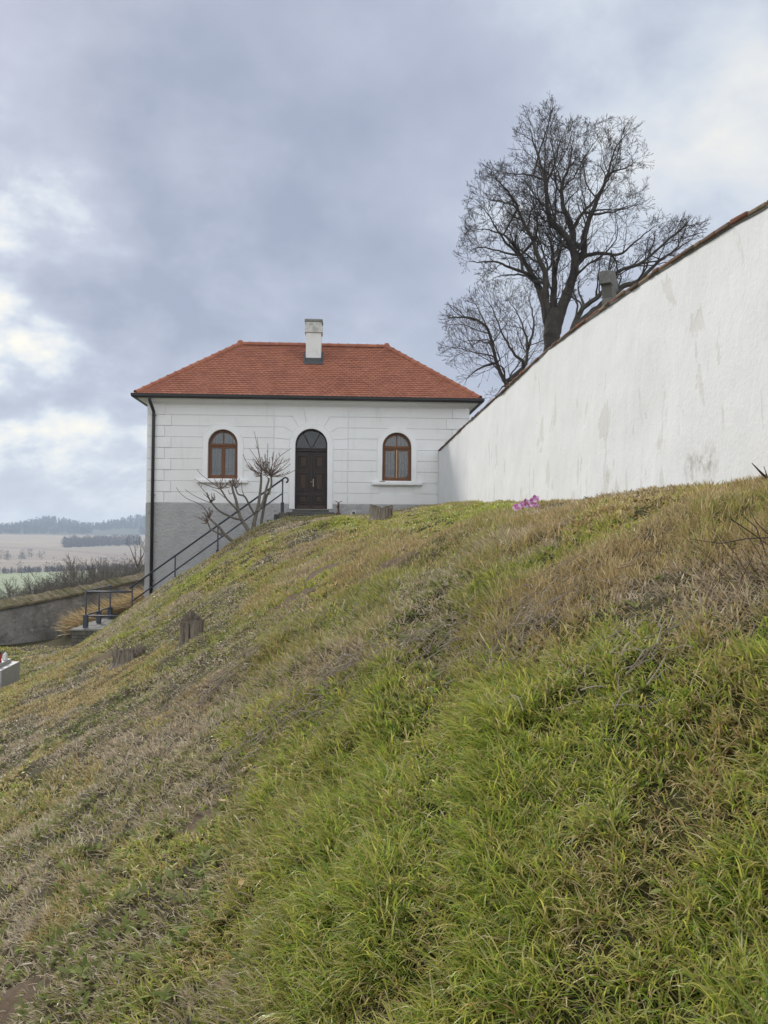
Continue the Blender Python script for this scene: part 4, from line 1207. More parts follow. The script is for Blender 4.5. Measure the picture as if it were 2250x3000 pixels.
def make_tree(name, label, cat, base, limbs, attr, g, group=None, bark=M_BARK, twig=M_TWIG, tip=.006, thick=.03, tw=None, loc=None, **kw):
    if callable(attr):
        pos, par, rad = ramify(limbs, g, attr, **kw)
    else:
        pos, par, rm, nl = grow(limbs, attr, g=g, **kw)
        pos, par, rm = twigs(pos, par, rm, nl, g, **(tw or {}))
        rad = radii(par, rm, tip)
    root = empty(name, base, label, cat, group)
    pos = pos - np.array(base)
    e = np.arange(len(par))[par >= 0]; big = rad[e] >= thick
    branch_mesh('trunk', pos, par, rad, e[big], bark, root)
    branch_mesh('crown', pos, par, rad, e[~big], twig, root, False)
    return root


def poly_attr(poly, n, Y, sig, g, conv):
    """points in a crown volume: outline in the view at distance Y, given real depth sig"""
    poly = np.array(poly, float); lo, hi = poly.min(0), poly.max(0); out = []
    while len(out) < n:
        p = g.uniform(lo, hi, (4000, 2)); p = p[inside((p[:, 0], p[:, 1]), poly)]
        for q in p[:n - len(out)]:
            out.append(at(*conv(*q), Y + np.clip(g.normal(0, sig), -2 * sig, 2 * sig)))
    return np.array(out)


def within(poly, Y, depth):
    """crown envelope: an outline seen from the viewpoint, with a real depth about distance Y"""
    pl = np.array(poly, float); lo, hi = pl.min(0), pl.max(0)
    def ok(q):
        if abs(q[1] - Y) > depth: return False
        v = q[2] * math.cos(PITCH) - q[1] * math.sin(PITCH); w = q[1] * math.cos(PITCH) + q[2] * math.sin(PITCH); u = q[0] / w; v = v / w
        x = (1125 + (u * math.cos(ROLL) + v * math.sin(ROLL)) * FPX - 1250) * 1.9518; y = (1500 - (-u * math.sin(ROLL) + v * math.cos(ROLL)) * FPX - 250) * 1.9518
        if x < lo[0] or x > hi[0] or y < lo[1] or y > hi[1]: return False
        return bool(inside((np.array([x]), np.array([y])), pl)[0])
    return ok


def z6(a, b): return (1250 + a / 1.9518, 250 + b / 1.9518)


def build_big_trees():
    g = np.random.default_rng(21)
    Y0 = 34.0

    def limb(pts, r0, r1, dy=0.0, Y=Y0, dy0=0.0):
        n = len(pts); P = [at(*z6(*p), Y + dy0 + (dy - dy0) * (k / (n - 1)) ** 1.2) for k, p in enumerate(pts)]
        if n > 4 or r1 < .035: P[-1] = P[-2] + (P[-1] - P[-2]) * .35
        return (P, r0 * (1 if r0 > .15 else .8), r1 * .55)
    base = at(*z6(722, 1560), Y0); base[2] = 1.0
    L = [([base, at(*z6(718, 1400), Y0), at(*z6(735, 1290), Y0)], .47, .36),
         limb([(716, 1450), (690, 1330), (650, 1170), (600, 1080), (540, 975), (495, 905), (530, 830)], .26, .10, 1.5),
         limb([(700, 1330), (672, 1200), (690, 1090), (630, 960), (610, 880), (560, 800), (530, 720), (500, 680), (400, 660), (310, 650)], .19, .04, -2.5),
         limb([(722, 1400), (730, 1100), (720, 950), (700, 870), (660, 820)], .22, .07, 2.5),
         limb([(722, 1430), (775, 1260), (820, 1150), (850, 1040), (840, 930), (790, 850), (705, 780), (685, 640), (680, 540), (635, 400), (600, 290), (570, 190)], .30, .03, -1.5),
         limb([(848, 1040), (905, 960), (895, 860), (940, 740), (990, 620), (1040, 500), (1060, 400), (1100, 310), (1190, 260)], .19, .03, -2.5),
         limb([(838, 930), (830, 800), (780, 700), (770, 600), (775, 560), (820, 460), (832, 330), (870, 220)], .17, .03, 2.5),
         limb([(832, 830), (880, 740), (960, 660), (1030, 540), (1000, 460), (920, 450)], .13, .03, 1.0),
         limb([(890, 980), (960, 960), (1060, 965), (1120, 970), (1180, 900), (1270, 830), (1340, 780)], .13, .03, -2.0),
         limb([(600, 1085), (480, 1040), (380, 1005), (280, 1010), (200, 1000)], .11, .03, -2.0),
         limb([(640, 1140), (560, 1080), (420, 1090), (330, 1120)], .10, .03, 2.5),
         limb([(500, 910), (440, 850), (330, 820), (220, 830)], .09, .03, 2.0),
         limb([(530, 725), (480, 620), (400, 540), (340, 470)], .09, .03, -3.0),
         limb([(680, 545), (600, 510), (480, 510), (420, 480)], .08, .03, 1.5),
         limb([(690, 545), (740, 440), (760, 330), (790, 250)], .08, .03, 2.5),
         limb([(635, 400), (690, 250), (715, 160), (735, 80)], .06, .02, -2.0),
         limb([(735, 1050), (770, 930), (760, 840)], .12, .05, 3.0),
         limb([(560, 990), (450, 900), (350, 740), (290, 640)], .10, .03, -2.0),
         limb([(540, 975), (420, 950), (300, 920), (220, 960)], .08, .03, 1.5),
         limb([(620, 900), (640, 780), (600, 640), (560, 540)], .10, .03, 2.0),
         limb([(940, 740), (1080, 720), (1180, 690), (1230, 640)], .08, .03, 2.0),
         limb([(1040, 500), (1150, 470), (1240, 400)], .07, .03, -3.0)]
    poly = [(170, 1000), (200, 820), (250, 580), (340, 450), (480, 440), (500, 300), (550, 150), (640, 120), (720, 70), (760, 220), (890, 190), (930, 230), (1060, 180), (1240, 250), (1270, 400), (1300, 520),
            (1220, 640), (1290, 680), (1250, 760), (1380, 740), (1380, 800), (1180, 960), (1050, 1040), (950, 1060), (880, 1200), (800, 1330), (640, 1330), (560, 1140), (420, 1140), (280, 1110)]
    make_tree('leafless_tree', 'tallest leafless tree with black spreading limbs behind the white wall', 'tree', tuple(base), L, within(poly + [], Y0, 6.5), g)
    # bushier tree on the left
    Y1 = 33.0; g = np.random.default_rng(22)
    base = at(*z6(470, 1800), Y1); base[2] = 1.0
    L = [([base, at(*z6(460, 1710), Y1), at(*z6(400, 1600), Y1), at(*z6(372, 1450), Y1 - .5), at(*z6(330, 1360), Y1 - .9), at(*z6(240, 1320), Y1 - 1.4), at(*z6(140, 1330), Y1 - 2)], .20, .03),
         limb([(395, 1590), (320, 1605), (250, 1650), (195, 1720)], .08, .03, 1.0, Y1),
         limb([(455, 1700), (520, 1640), (570, 1600), (580, 1500), (560, 1400), (510, 1280), (420, 1190)], .15, .03, 1.2, Y1),
         limb([(575, 1590), (500, 1545), (430, 1420), (380, 1280), (330, 1200)], .10, .03, -1.0, Y1),
         limb([(580, 1500), (620, 1380), (590, 1230), (560, 1150)], .09, .03, 1.5, Y1),
         limb([(380, 1480), (260, 1450), (120, 1500)], .06, .02, 1.5, Y1),
         limb([(455, 1705), (400, 1760), (380, 1800)], .06, .02, -1.0, Y1)]
    poly = [(55, 1545), (100, 1440), (110, 1290), (200, 1210), (300, 1150), (420, 1120), (600, 1130), (680, 1300), (700, 1460), (620, 1600), (500, 1690), (400, 1800), (340, 1850), (380, 1700), (250, 1720), (180, 1740), (210, 1640), (120, 1600)]
    make_tree('leafless_tree', 'bushy leafless tree with drooping outer twigs between the red roof and the tall tree', 'tree', tuple(base), L, within(poly, Y1, 4.5), g, twig=M_TWIG2,
              lens=(.6, .55, .55, .5), gap=(.30, .24, .17, .13), upw=(.1, .45, .5, .4), tipr=.0052)
    # leaning tree on the right
    Y2 = 31.0; g = np.random.default_rng(23)
    base = at(*z6(800, 1500), Y2); base[2] = 1.0
    L = [([base, at(*z6(830, 1380), Y2), at(*z6(900, 1265), Y2), at(*z6(1010, 1185), Y2 - .3), at(*z6(1090, 1060), Y2 - .6), at(*z6(1230, 1020), Y2 - 1), at(*z6(1360, 900), Y2 - 1.5), at(*z6(1470, 810), Y2 - 2)], .27, .03),
         limb([(845, 1385), (1000, 1265), (1120, 1140), (1200, 1135), (1270, 1060), (1350, 990), (1500, 890), (1570, 820)], .2, .03, 1.5, Y2),
         limb([(1230, 1020), (1340, 1000), (1400, 965)], .07, .02, 1.0, Y2 - .8),
         limb([(1255, 1075), (1270, 950), (1330, 870)], .06, .02, -1.0, Y2),
         limb([(1440, 960), (1442, 880), (1435, 780)], .05, .02, -.5, Y2 - .5),
         limb([(900, 1265), (860, 1150), (900, 1050)], .08, .03, 2.0, Y2),
         limb([(960, 1215), (990, 1110), (950, 1060)], .07, .03, -1.0, Y2)]
    poly = [(820, 1380), (780, 1250), (860, 1060), (950, 1010), (1050, 980), (1130, 1010), (1200, 930), (1300, 870), (1400, 770), (1500, 770), (1600, 790), (1540, 880), (1430, 960), (1260, 1080), (1130, 1180), (1000, 1290)]
    make_tree('leafless_tree', 'low leaning leafless tree behind the stone cross and brick coping', 'tree', tuple(base), L, within(poly, Y2, 3.5), g)


build_big_trees()


def copy_tree(o):
    c = o.copy(); COL.objects.link(c)
    for ch in list(o.children):
        d = ch.copy(); COL.objects.link(d); d.parent = c
    return c


M_TWIG3 = mat('pale_grey_twig', (.14, .122, .10), .9, spec=.1)


def build_valley_trees():
    grp = 'bare trees in a row below the grey boundary wall'
    lab = 'grey brown leafless tree in the thicket beyond the mossy boundary wall'
    protos = []
    for s in range(3):
        g = np.random.default_rng(60 + s); n = 5
        limbs = []
        h = 6.5
        for k in range(n):
            a = k * 2 * math.pi / n + g.uniform(-.4, .4); sp = g.uniform(1.2, 2.4)
            p0 = np.array([.15 * math.cos(a), .15 * math.sin(a), -1.5 if k == 0 else .4]) if k else np.array([0, 0, -1.5])
            pts = [p0, np.array([.3 * math.cos(a), .3 * math.sin(a), 1.0]), np.array([sp * .6 * math.cos(a), sp * .6 * math.sin(a), 2.6]), np.array([sp * math.cos(a), sp * math.sin(a), h * g.uniform(.6, .8)])]
            limbs.append((pts, .11 if k else .15, .03))
        protos.append(make_tree('bare_tree', lab, 'tree', (0, 0, 0), limbs, lambda q: True, g, group=grp, bark=M_TWIG3, twig=M_TWIG3, thick=.05, lens=(.6, .55, .5), gap=(.32, .27, .2), minlen=(1.2, .7, .4), tipr=.0095, step=.25))
    spots = [(300, 1632, 58, 6.6), (235, 1668, 62, 6.3), (365, 1640, 62, 6.4), (180, 1668, 60, 6.8), (120, 1688, 64, 6.8), (60, 1706, 62, 6.8), (10, 1722, 66, 6.8), (-50, 1740, 70, 7), (270, 1665, 70, 6.0), (205, 1690, 74, 6.4),
             (330, 1655, 72, 6.6), (90, 1720, 76, 6.0), (150, 1705, 82, 6.4), (40, 1738, 80, 6.0), (420, 1640, 66, 7.0), (480, 1640, 64, 7.0), (-100, 1780, 66, 6.5)]
    spots += [(x, yy, Y, h) for x, yy, Y, h in ((330, 1672, 52, 5.5), (225, 1702, 52, 5.2), (100, 1735, 54, 5.4), (-10, 1770, 58, 5.5), (385, 1665, 56, 6), (350, 1645, 88, 7), (280, 1685, 54, 5.2), (160, 1716, 55, 5.4), (45, 1752, 56, 5.4), (250, 1655, 84, 7))]
    g = random.Random(8)
    for i, (x, y, Y, h) in enumerate(spots):
        o = protos[i] if i < 3 else copy_tree(protos[i % 3])
        p = at(x, y - 14, Y); mz = max(v[2] for c in o.children for v in c.bound_box); s = h / 7.2 * g.uniform(.98, 1.12)
        o.location = (p[0], p[1], p[2] - mz * s); o.scale = (s * g.uniform(.95, 1.3), s * g.uniform(.95, 1.2), s); o.rotation_euler[2] = g.uniform(0, 6.28)
    # the taller thin one beside the house
    gg = np.random.default_rng(90); Y = 54.0
    z3 = lambda a, b: (a / 3.7705, 1480 + b / 3.7705)
    lm = lambda pts, r0, r1, dy: ([at(*z3(*p), Y + dy * k / (len(pts) - 1)) for k, p in enumerate(pts)], r0, r1)
    base = at(*z3(1530, 900), Y)
    L = [lm([(1530, 900), (1525, 780), (1518, 690), (1545, 620), (1560, 540), (1555, 470)], .10, .03, .3), lm([(1518, 690), (1490, 600), (1460, 540), (1440, 480)], .06, .02, -.4),
         lm([(1545, 625), (1580, 560), (1590, 500)], .05, .02, .5), lm([(1490, 600), (1500, 530), (1490, 470)], .04, .02, .6), lm([(1520, 720), (1480, 680), (1440, 650)], .04, .02, .3), lm([(1522, 740), (1560, 690), (1600, 660)], .04, .02, -.3)]
    make_tree('bare_tree', 'taller thin leafless tree standing close beside the house corner', 'tree', tuple(base), L, lambda q: True, gg, bark=M_TWIG3, twig=M_TWIG3, thick=.04, lens=(.5, .5), gap=(.4, .3), minlen=(.6, .3), tipr=.009)


build_valley_trees()


# ------------------------------------------------------------------ pruned fig shrubs in front of the house
M_FIG = mat('grey_fig_bark', (.17, .15, .125), .85, var=[(9, (.10, .085, .07), .45, .7), (3, (.24, .22, .19), .55, .75)], bump=[(40, .4, .01)], spec=.2)
M_FIGT = mat('reddish_young_stem', (.15, .105, .085), .7, var=[(20, (.20, .155, .125), .5, .7)], spec=.3)


def z4(a, b): return (500 + a / 4.1475, 1250 + b / 4.1475)


def shrub(label, Y, stems, shoots, seed, group):
    g = random.Random(seed)
    def pt(p, dy): return Vector(at(*z4(*p), Y + dy))
    x, y = stems[0][0][0]; base = at(*z4(x, y), Y); root = empty('bare_shrub', base, label, 'shrub', group)
    bv = Vector(base)

    def curve(pts, r0, r1, dy0, dy1, m):
        n = len(pts); P = [pt(p, dy0 + (dy1 - dy0) * k / (n - 1)) - bv for k, p in enumerate(pts)]
        Q = [P[0]]                                            # Catmull-Rom for smooth bends
        for i in range(n - 1):
            p0, p1, p2, p3 = P[max(i - 1, 0)], P[i], P[i + 1], P[min(i + 2, n - 1)]
            for s in (.25, .5, .75, 1.0):
                Q.append(.5 * ((2 * p1) + (p2 - p0) * s + (2 * p0 - 5 * p1 + 4 * p2 - p3) * s * s + (3 * p1 - p0 - 3 * p2 + p3) * s ** 3))
        k = len(Q) - 1; m.tube(Q, [r0 + (r1 - r0) * i / k for i in range(k + 1)], 7)
    for pts, r0, r1, d0, d1 in stems:
        m = MB(); curve(pts, r0, r1, d0, d1, m); m.build('stem', M_FIG, root, smooth=True)
    m = MB()
    for pts in shoots:
        d = g.uniform(-.25, .25); curve(pts, .0135, .007, d * .3, d * 2, m)
        if len(pts) > 2 and g.random() < .5:
            q = pts[len(pts) // 2]; curve([q, (q[0] + g.uniform(-30, 30), q[1] - g.uniform(15, 45))], .012, .007, d, d * 1.5, m)
    m.build('young_shoots', M_FIGT, root, smooth=True)


def fan(c, n, ang0, ang1, l0, l1, seed, curl=.35):
    """short upturned shoots from a pruned head"""
    g = random.Random(seed); out = []
    for k in range(n):
        a = ang0 + (ang1 - ang0) * (k + g.uniform(-.3, .3)) / max(1, n - 1); L = g.uniform(l0, l1); p = (c[0] + g.uniform(-12, 12), c[1] + g.uniform(-10, 10)); pts = [p]
        for s in range(3):
            a2 = a + (math.pi / 2 - a) * curl * (s / 2.0); p = (p[0] + math.cos(a2) * L / 3, p[1] - math.sin(a2) * L / 3); pts.append(p)
        out.append(pts)
    return out


def build_shrubs():
    grp = 'pruned bare shrubs before the house front'
    R = math.radians
    st = [([(795, 1440), (770, 1410), (690, 1340), (640, 1290), (590, 1220), (530, 1170), (470, 1110)], .062, .026, 0, -.3),
          ([(645, 1300), (590, 1295), (530, 1270), (480, 1235), (455, 1170)], .035, .02, 0, .4)]
    sh = [[(470, 1110), (440, 1040), (400, 980), (330, 930), (210, 880), (120, 810), (65, 735)], [(470, 1110), (455, 1050), (420, 1010), (360, 995)], [(460, 1170), (400, 1140), (330, 1105), (280, 1085)], [(450, 1165), (420, 1180), (375, 1170)],
          [(590, 1310), (620, 1330), (650, 1320)]]
    sh += fan((465, 1110), 8, R(150), R(45), 60, 130, 1) + fan((445, 1160), 9, R(165), R(60), 50, 110, 2)
    shrub('bare shrub lowest on the bank, leaning left with two forked heads before the grey plinth', 23.6, st, sh, 1, grp)
    st = [([(985, 1330), (965, 1300), (900, 1190), (850, 1110), (820, 1010), (790, 880), (760, 790), (745, 715)], .075, .03, 0, .3),
          ([(845, 1125), (780, 1115), (700, 1080), (600, 1030), (545, 980), (500, 925)], .042, .024, 0, -.5),
          ([(820, 1025), (760, 960), (690, 890), (640, 810), (600, 750)], .034, .022, .1, -.3)]
    sh = [[(500, 925), (430, 905), (330, 860), (240, 810), (175, 760)], [(495, 915), (450, 860), (400, 815)], [(490, 900), (440, 820), (370, 740), (330, 680)], [(600, 755), (520, 740), (420, 700), (350, 670), (285, 635)],
          [(600, 750), (500, 680), (420, 620), (360, 570), (318, 515)], [(605, 745), (560, 680), (525, 630)], [(610, 750), (690, 740), (740, 725)], [(500, 905), (530, 860), (525, 800)], [(745, 715), (690, 700), (655, 640)], [(770, 790), (720, 820), (700, 770)],
          [(680, 880), (580, 800), (500, 760)]]
    sh += fan((600, 752), 9, R(130), R(25), 70, 150, 3) + fan((755, 712), 12, R(150), R(25), 60, 130, 4) + fan((492, 915), 7, R(130), R(30), 60, 130, 5)
    shrub('largest bare shrub, one dark central stem with pruned heads below the left window', 24.0, st, sh, 2, grp)
    st = [([(1000, 1330), (1010, 1200), (1040, 1060), (1065, 960), (1085, 820), (1100, 650), (1095, 560)], .075, .03, 0, .2),
          ([(1015, 1060), (960, 960), (900, 850), (820, 820), (790, 750)], .036, .02, 0, -.5),
          ([(1060, 1030), (1120, 920), (1160, 760), (1190, 660), (1190, 630)], .045, .028, 0, .3)]
    sh = [[(1095, 600), (1030, 560), (960, 490), (910, 410), (878, 330)], [(1095, 610), (1050, 560), (1000, 520), (945, 430)], [(1100, 560), (1095, 460), (1060, 270), (1015, 55)], [(1190, 640), (1140, 590), (1040, 610), (1010, 560)],
          [(1100, 600), (1040, 590), (1020, 540)], [(895, 840), (870, 780), (862, 660)], [(790, 750), (770, 700), (780, 640)]]
    sh += fan((1100, 570), 9, R(170), R(70), 100, 240, 6) + fan((795, 745), 6, R(140), R(50), 60, 130, 7)
    shrub('bare shrub between window and door, pale trunk and long straight shoots', 24.3, st, sh, 3, grp)
    st = [([(1100, 1200), (1110, 1120), (1140, 960), (1165, 850), (1205, 770), (1225, 690), (1220, 600)], .05, .03, 0, 0)]
    sh = [[(1220, 600), (1330, 610), (1420, 575), (1530, 520)], [(1230, 610), (1350, 590), (1450, 540)], [(1220, 600), (1260, 490), (1380, 430), (1450, 380)], [(1215, 600), (1220, 500), (1330, 360), (1465, 262)], [(1200, 590), (1150, 520), (1090, 400), (1050, 130)],
          [(1190, 580), (1160, 470), (1180, 320), (1180, 200)], [(1180, 600), (1110, 500), (1050, 400), (955, 265)], [(1220, 590), (1290, 560), (1340, 480)], [(1225, 590), (1320, 590), (1345, 560)], [(1150, 540), (1030, 440), (990, 400)], [(1165, 850), (1200, 820), (1215, 830)]]
    sh += fan((1215, 590), 20, R(165), R(15), 130, 330, 8, .3) + fan((1160, 560), 8, R(150), R(70), 120, 280, 9, .3)
    shrub('bare shrub nearest the door with a dense round head of reddish shoots', 24.5, st, sh, 4, grp)


build_shrubs()


# ------------------------------------------------------------------ stumps, cross, grave, flowers
M_STUMP = mat('weathered_stump_wood', (.29, .25, .205), .95, var=[(7, (.09, .07, .055), .45, .65, (3, 3, .35)), (20, (.42, .39, .35), .58, .75, (3, 3, .3))], bump=[(13, 1.0, .05, (3, 3, .3))], spec=.1)
M_STUMPT = mat('rotten_stump_top', (.19, .16, .125), .95, var=[(9, (.09, .075, .06), .45, .65), (5, (.13, .13, .05), .6, .75)], bump=[(20, 1.0, .04)], spec=.1)


def stump(label, x, y, w, h, seed, moss=False, tall_side=0.0, hollow=.55):
    g = np.random.default_rng(seed); p = hit(x, y); sc = np.hypot(p[0], p[1]) / FPX; w *= sc; h *= sc
    root = empty('tree_stump', (p[0], p[1], p[2] - .1), label, 'stump'); root.rotation_euler[2] = g.uniform(0, 6)
    n = 64; a = np.arange(n) * 2 * np.pi / n
    lob = 1 + .09 * np.sin(3 * a + 1) + .07 * np.sin(5 * a + 2.2) + .05 * np.sin(11 * a) + .045 * np.abs(np.sin(9.5 * a + .5)) - .05 * (np.abs(np.sin(4.5 * a)) < .25) + g.normal(0, .025, n)
    m = MB(); levels = (-.15, .0, .12, .3, .5, .7, .85, 1.0); vs = []
    topj = .09 * np.sin(2 * a + .7) + .04 * np.sin(7 * a) + g.normal(0, .03, n) + tall_side * np.cos(a)
    for t in levels:
        fl = 1 + .28 * max(0, .35 - t) ** 1.3 * 3
        for k in range(n):
            r = w / 2 * lob[k] * fl * (1 + .02 * math.sin(t * 9 + k)); vs.append((r * math.cos(a[k]), r * math.sin(a[k]), (h + .1) * (t * (1 + topj[k]) if t > 0 else t)))
    L = len(levels)
    fs = [(i * n + k, i * n + (k + 1) % n, (i + 1) * n + (k + 1) % n, (i + 1) * n + k) for i in range(L - 1) for k in range(n)]
    m.add(vs, fs); m.build('bark', M_STUMP, root, smooth=False)
    t = MB(); vs = []; rad = (1.0, .86, .6, .3)
    for r_ in rad:
        for k in range(n):
            r = w / 2 * lob[k] * r_; z = (h + .1) * (1 + topj[k]) - (0 if r_ == 1 else (1 - r_) ** .6 * h * hollow * .35) + (0 if r_ == 1 else g.normal(0, .012)); vs.append((r * math.cos(a[k]), r * math.sin(a[k]), z))
    fs = [(i * n + k, i * n + (k + 1) % n, (i + 1) * n + (k + 1) % n, (i + 1) * n + k) for i in range(3) for k in range(n)] + [tuple(3 * n + k for k in range(n))]
    t.add(vs, fs); t.build('cut_top', M_STUMPT, root)
    return root, p


def build_stumps():
    stump('wide grey weathered stump on the level grass in front of the right window', 1120, 1519, 62, 34, 1)
    stump('grey split stump with a ragged high back, highest on the middle of the slope', 560, 1872, 58, 56, 2, tall_side=.2)
    r, p = stump('low dark mossy stump sprouting thin dead shoots at the foot of the slope', 378, 1938, 78, 32, 3, hollow=1.2)
    m = MB(); g = random.Random(9)
    for k in range(16):
        x, y = g.uniform(-.28, .28), g.uniform(-.25, .25); m.tube([(x * .7, y * .7, .1), (x * .7 + g.uniform(-.04, .04), y * .7 + g.uniform(-.04, .04), .26), (x * .8 + g.uniform(-.09, .09), y * .8 + g.uniform(-.09, .09), .28 + g.uniform(.03, .26))], [.010, .007, .003], 5)
    m.build('dead_shoots', M_STUMP, r)


build_stumps()


def build_cross():
    Y = 13.2
    p = at(1784, 830, Y); r = empty('stone_cross', (p[0], p[1], 1.2), 'grey stone cross rising behind the brick coping of the white wall', 'cross', rz=math.radians(62))
    m = mat('grey_cross_stone', (.21, .205, .19), .95, var=[(4, (.13, .13, .12), .45, .7), (18, (.29, .285, .27), .55, .75)], bump=[(30, .6, .02)], spec=.15)
    top = at(1790, 799, Y)[2] - 1.2; q = MB(); w = .105
    az = top - .17; aw = .33
    for a0, a1, z0, z1, e in ((-w, w, 0, top, 0), (w + .001, aw, az - .11, az + .11, .004), (-aw, -w - .001, az - .11, az + .11, .004)): q.box(a0, a1, -.10 + e, .10 - e, z0, z1)
    for s in (-1, 1): q.prism([(s * (w + .001), az - .30), (s * (w + .001), az - .112), (s * (w + .12), az - .112)], -.09, .09)
    q.build('shaft', m, r, bevel=.012)
    b = MB().box(-.3, .3, -.25, .25, -.3, .45); b.build('base', m, r, bevel=.02)


build_cross()


def build_grave():
    z0 = -3.42; r = empty('grave', (-9.78, 17.5, z0), 'pale polished stone grave with stepped kerb and slab at the left edge', 'grave', rz=math.radians(8))
    gm = mat('pale_granite', (.42, .415, .40), .45, var=[(60, (.30, .30, .29), .5, .65), (9, (.47, .46, .44), .5, .7)], spec=.4)
    MB().box(-2.0, 1.28, -.62, .62, -.3, .40).build('kerb', gm, r, bevel=.012)
    MB().box(-1.85, 1.13, -.47, .50, .401, .49).build('slab', gm, r, bevel=.012)
    MB().box(-2.0, 1.18, -1.12, -.622, -.3, .16).build('front_step', gm, r, bevel=.01)

    def lantern(label, x, y, h, w, mb, ml, z=.491):
        c, s = math.cos(math.radians(8)), math.sin(math.radians(8))
        l = empty('grave_lantern', (-9.78 + c * x - s * y, 17.5 + s * x + c * y, z0 + z), label, 'lantern', 'lanterns on the grave slab')
        MB().lathe([(w * .45, 0), (w * .5, .01), (w * .5, h * .15), (w * .42, h * .2), (w * .48, h * .45), (w * .40, h * .68), (w * .3, h * .72)], (0, 0, 0), 16).build('jar', mb, l, smooth=True)
        MB().lathe([(w * .42, h * .72), (w * .44, h * .76), (w * .34, h * .84), (w * .2, h * .9), (w * .12, h * .93), (w * .14, h), (.001, h)], (0, 0, 0), 16).build('lid', ml, l, smooth=True)
    blk = mat('black_plastic', (.018, .018, .02), .4, spec=.5); red = mat('red_glass_jar', (.42, .045, .04), .25, spec=.5); whi = mat('white_glass_jar', (.68, .67, .64), .3, spec=.5)
    lantern('red grave lantern with black lid in the middle of the lanterns', 1.04, -.08, .27, .12, red, blk)
    lantern('white grave lantern with pale lid behind the red one', 1.06, .26, .17, .12, whi, whi)
    lantern('low dark grave lantern in front of the red one', 1.0, -.33, .18, .12, blk, blk)
    lantern('second white grave lantern, left of the red one', .86, .12, .2, .12, whi, blk)


build_grave()


def build_flowers():
    p = hit(1545, 1500) + np.array([0, 0, .03]); r = empty('artificial_orchid', p, 'spray of white and magenta artificial orchids stuck in the brown grass', 'flowers')
    m = bpy.data.materials.new('orchid_petal'); m.use_nodes = True; t = m.node_tree; pr = t.nodes['Principled BSDF']; a = N(t, 'ShaderNodeAttribute'); a.attribute_name = 'tint'
    t.links.new(a.outputs['Color'], pr.inputs['Base Color']); pr.inputs['Roughness'].default_value = .6
    g = np.random.default_rng(4); d = np.linalg.norm(p); sc = d / FPX
    st = MB()
    for (px_, py_, s) in ((1514, 1488, 17), (1540, 1476, 19), (1560, 1473, 17), (1568, 1462, 15), (1553, 1484, 15), (1528, 1480, 13), (1574, 1485, 10)):
        c = np.array(at(px_, py_, p[1] - .02 * g.random())) - p; R = s * sc * .8
        V = []; F = []; C = []
        f = Vector((g.normal(0, .35), -1, g.uniform(.1, .6))).normalized(); s1 = f.cross(Vector((0, 0, 1))).normalized(); s2 = s1.cross(f)
        for k in range(5):
            an = k * 2 * math.pi / 5 + g.uniform(-.15, .15); dr = s1 * math.cos(an) + s2 * math.sin(an); sd_ = s1 * -math.sin(an) + s2 * math.cos(an); b = len(V)
            for u, w in ((0, .08), (.3, .3), (.6, .46), (.85, .36), (1.0, .06)):
                for v in (-1, -.4, .4, 1):
                    q = Vector(c) + dr * (R * u) + sd_ * (R * w * v) + f * (R * (.32 * u * u - .12 * abs(v) * w)); V.append(tuple(q))
                    mag = np.clip(1.3 - 1.9 * abs(u - .52) - .25 * (1 - abs(v)), 0, 1) * g.uniform(.7, 1.1) if k % 2 else np.clip(1.25 - 1.6 * u, 0, 1)
                    C.append(np.array([.74, .58, .72]) * (1 - mag) + np.array([.46, .03, .34]) * mag)
            F += [(b + i * 4 + j, b + i * 4 + j + 1, b + i * 4 + j + 5, b + i * 4 + j + 4) for i in range(4) for j in range(3)]
        o = np_mesh('flower', np.array(V), np.array(F).ravel(), np.arange(len(F)) * 4, m, r, col=np.clip(np.array(C), 0, 1), smooth=True)
        lp = MB(); lp.lathe([(.001, -R * .1), (R * .14, -R * .04), (R * .16, R * .06), (.001, R * .14)], tuple(Vector(c) + f * R * .12), 8); lp.build('flower_lip', mat('yellow_lip', (.55, .30, .10), .6) if 'yellow_lip' not in bpy.data.materials else bpy.data.materials['yellow_lip'], o, smooth=True)
        st.tube([Vector(c) - f * R * .1, Vector(c) * .6 + Vector((0, .02, -.02)), Vector((g.normal(0, .02), .0, -.05))], .004, 5)
    st.build('stem', mat('green_plastic_stem', (.07, .12, .03), .6), r)


build_flowers()


# ------------------------------------------------------------------ grass: single blades, thick near the viewer and thinner far off
GREEN = np.array([(.25, .345, .046), (.33, .43, .063), (.42, .47, .085), (.17, .265, .055), (.50, .48, .12)])
DRY = np.array([(.52, .44, .235), (.42, .335, .165), (.64, .55, .34), (.31, .23, .11), (.44, .31, .13)])
BROWN = np.array([(.40, .30, .165), (.47, .36, .19), (.33, .24, .14), (.60, .49, .29), (.34, .31, .14)])
GREY = np.array([(.50, .435, .345), (.40, .34, .265), (.60, .53, .43), (.28, .23, .17), (.46, .38, .27)])
#        length lo/hi, width, lean lo/hi, bend lo/hi, share of green, dry palette, density
ZP = {0: (.06, .14, .0036, .2, 1.0, .2, 1.3, .50, DRY, 1.15), 1: (.07, .145, .0050, .1, .8, .4, 2.0, .92, DRY, 1.25), 2: (.055, .12, .0048, .15, .9, .3, 1.7, .60, DRY, 1.15),
      3: (.06, .15, .0030, .05, 1.1, .1, 1.2, .30, BROWN, 1.25), 4: (.06, .12, .0034, .2, .9, .2, 1.0, .15, DRY, 1.1), 5: (.05, .10, .0036, .15, .8, .2, 1.0, .62, DRY, 1.1),
      6: (.05, .13, .0042, .4, 1.35, -.1, .9, .30, GREY, 1.25), 7: (.05, .12, .0046, .3, 1.2, .2, 1.2, .55, GREY, 1.0)}


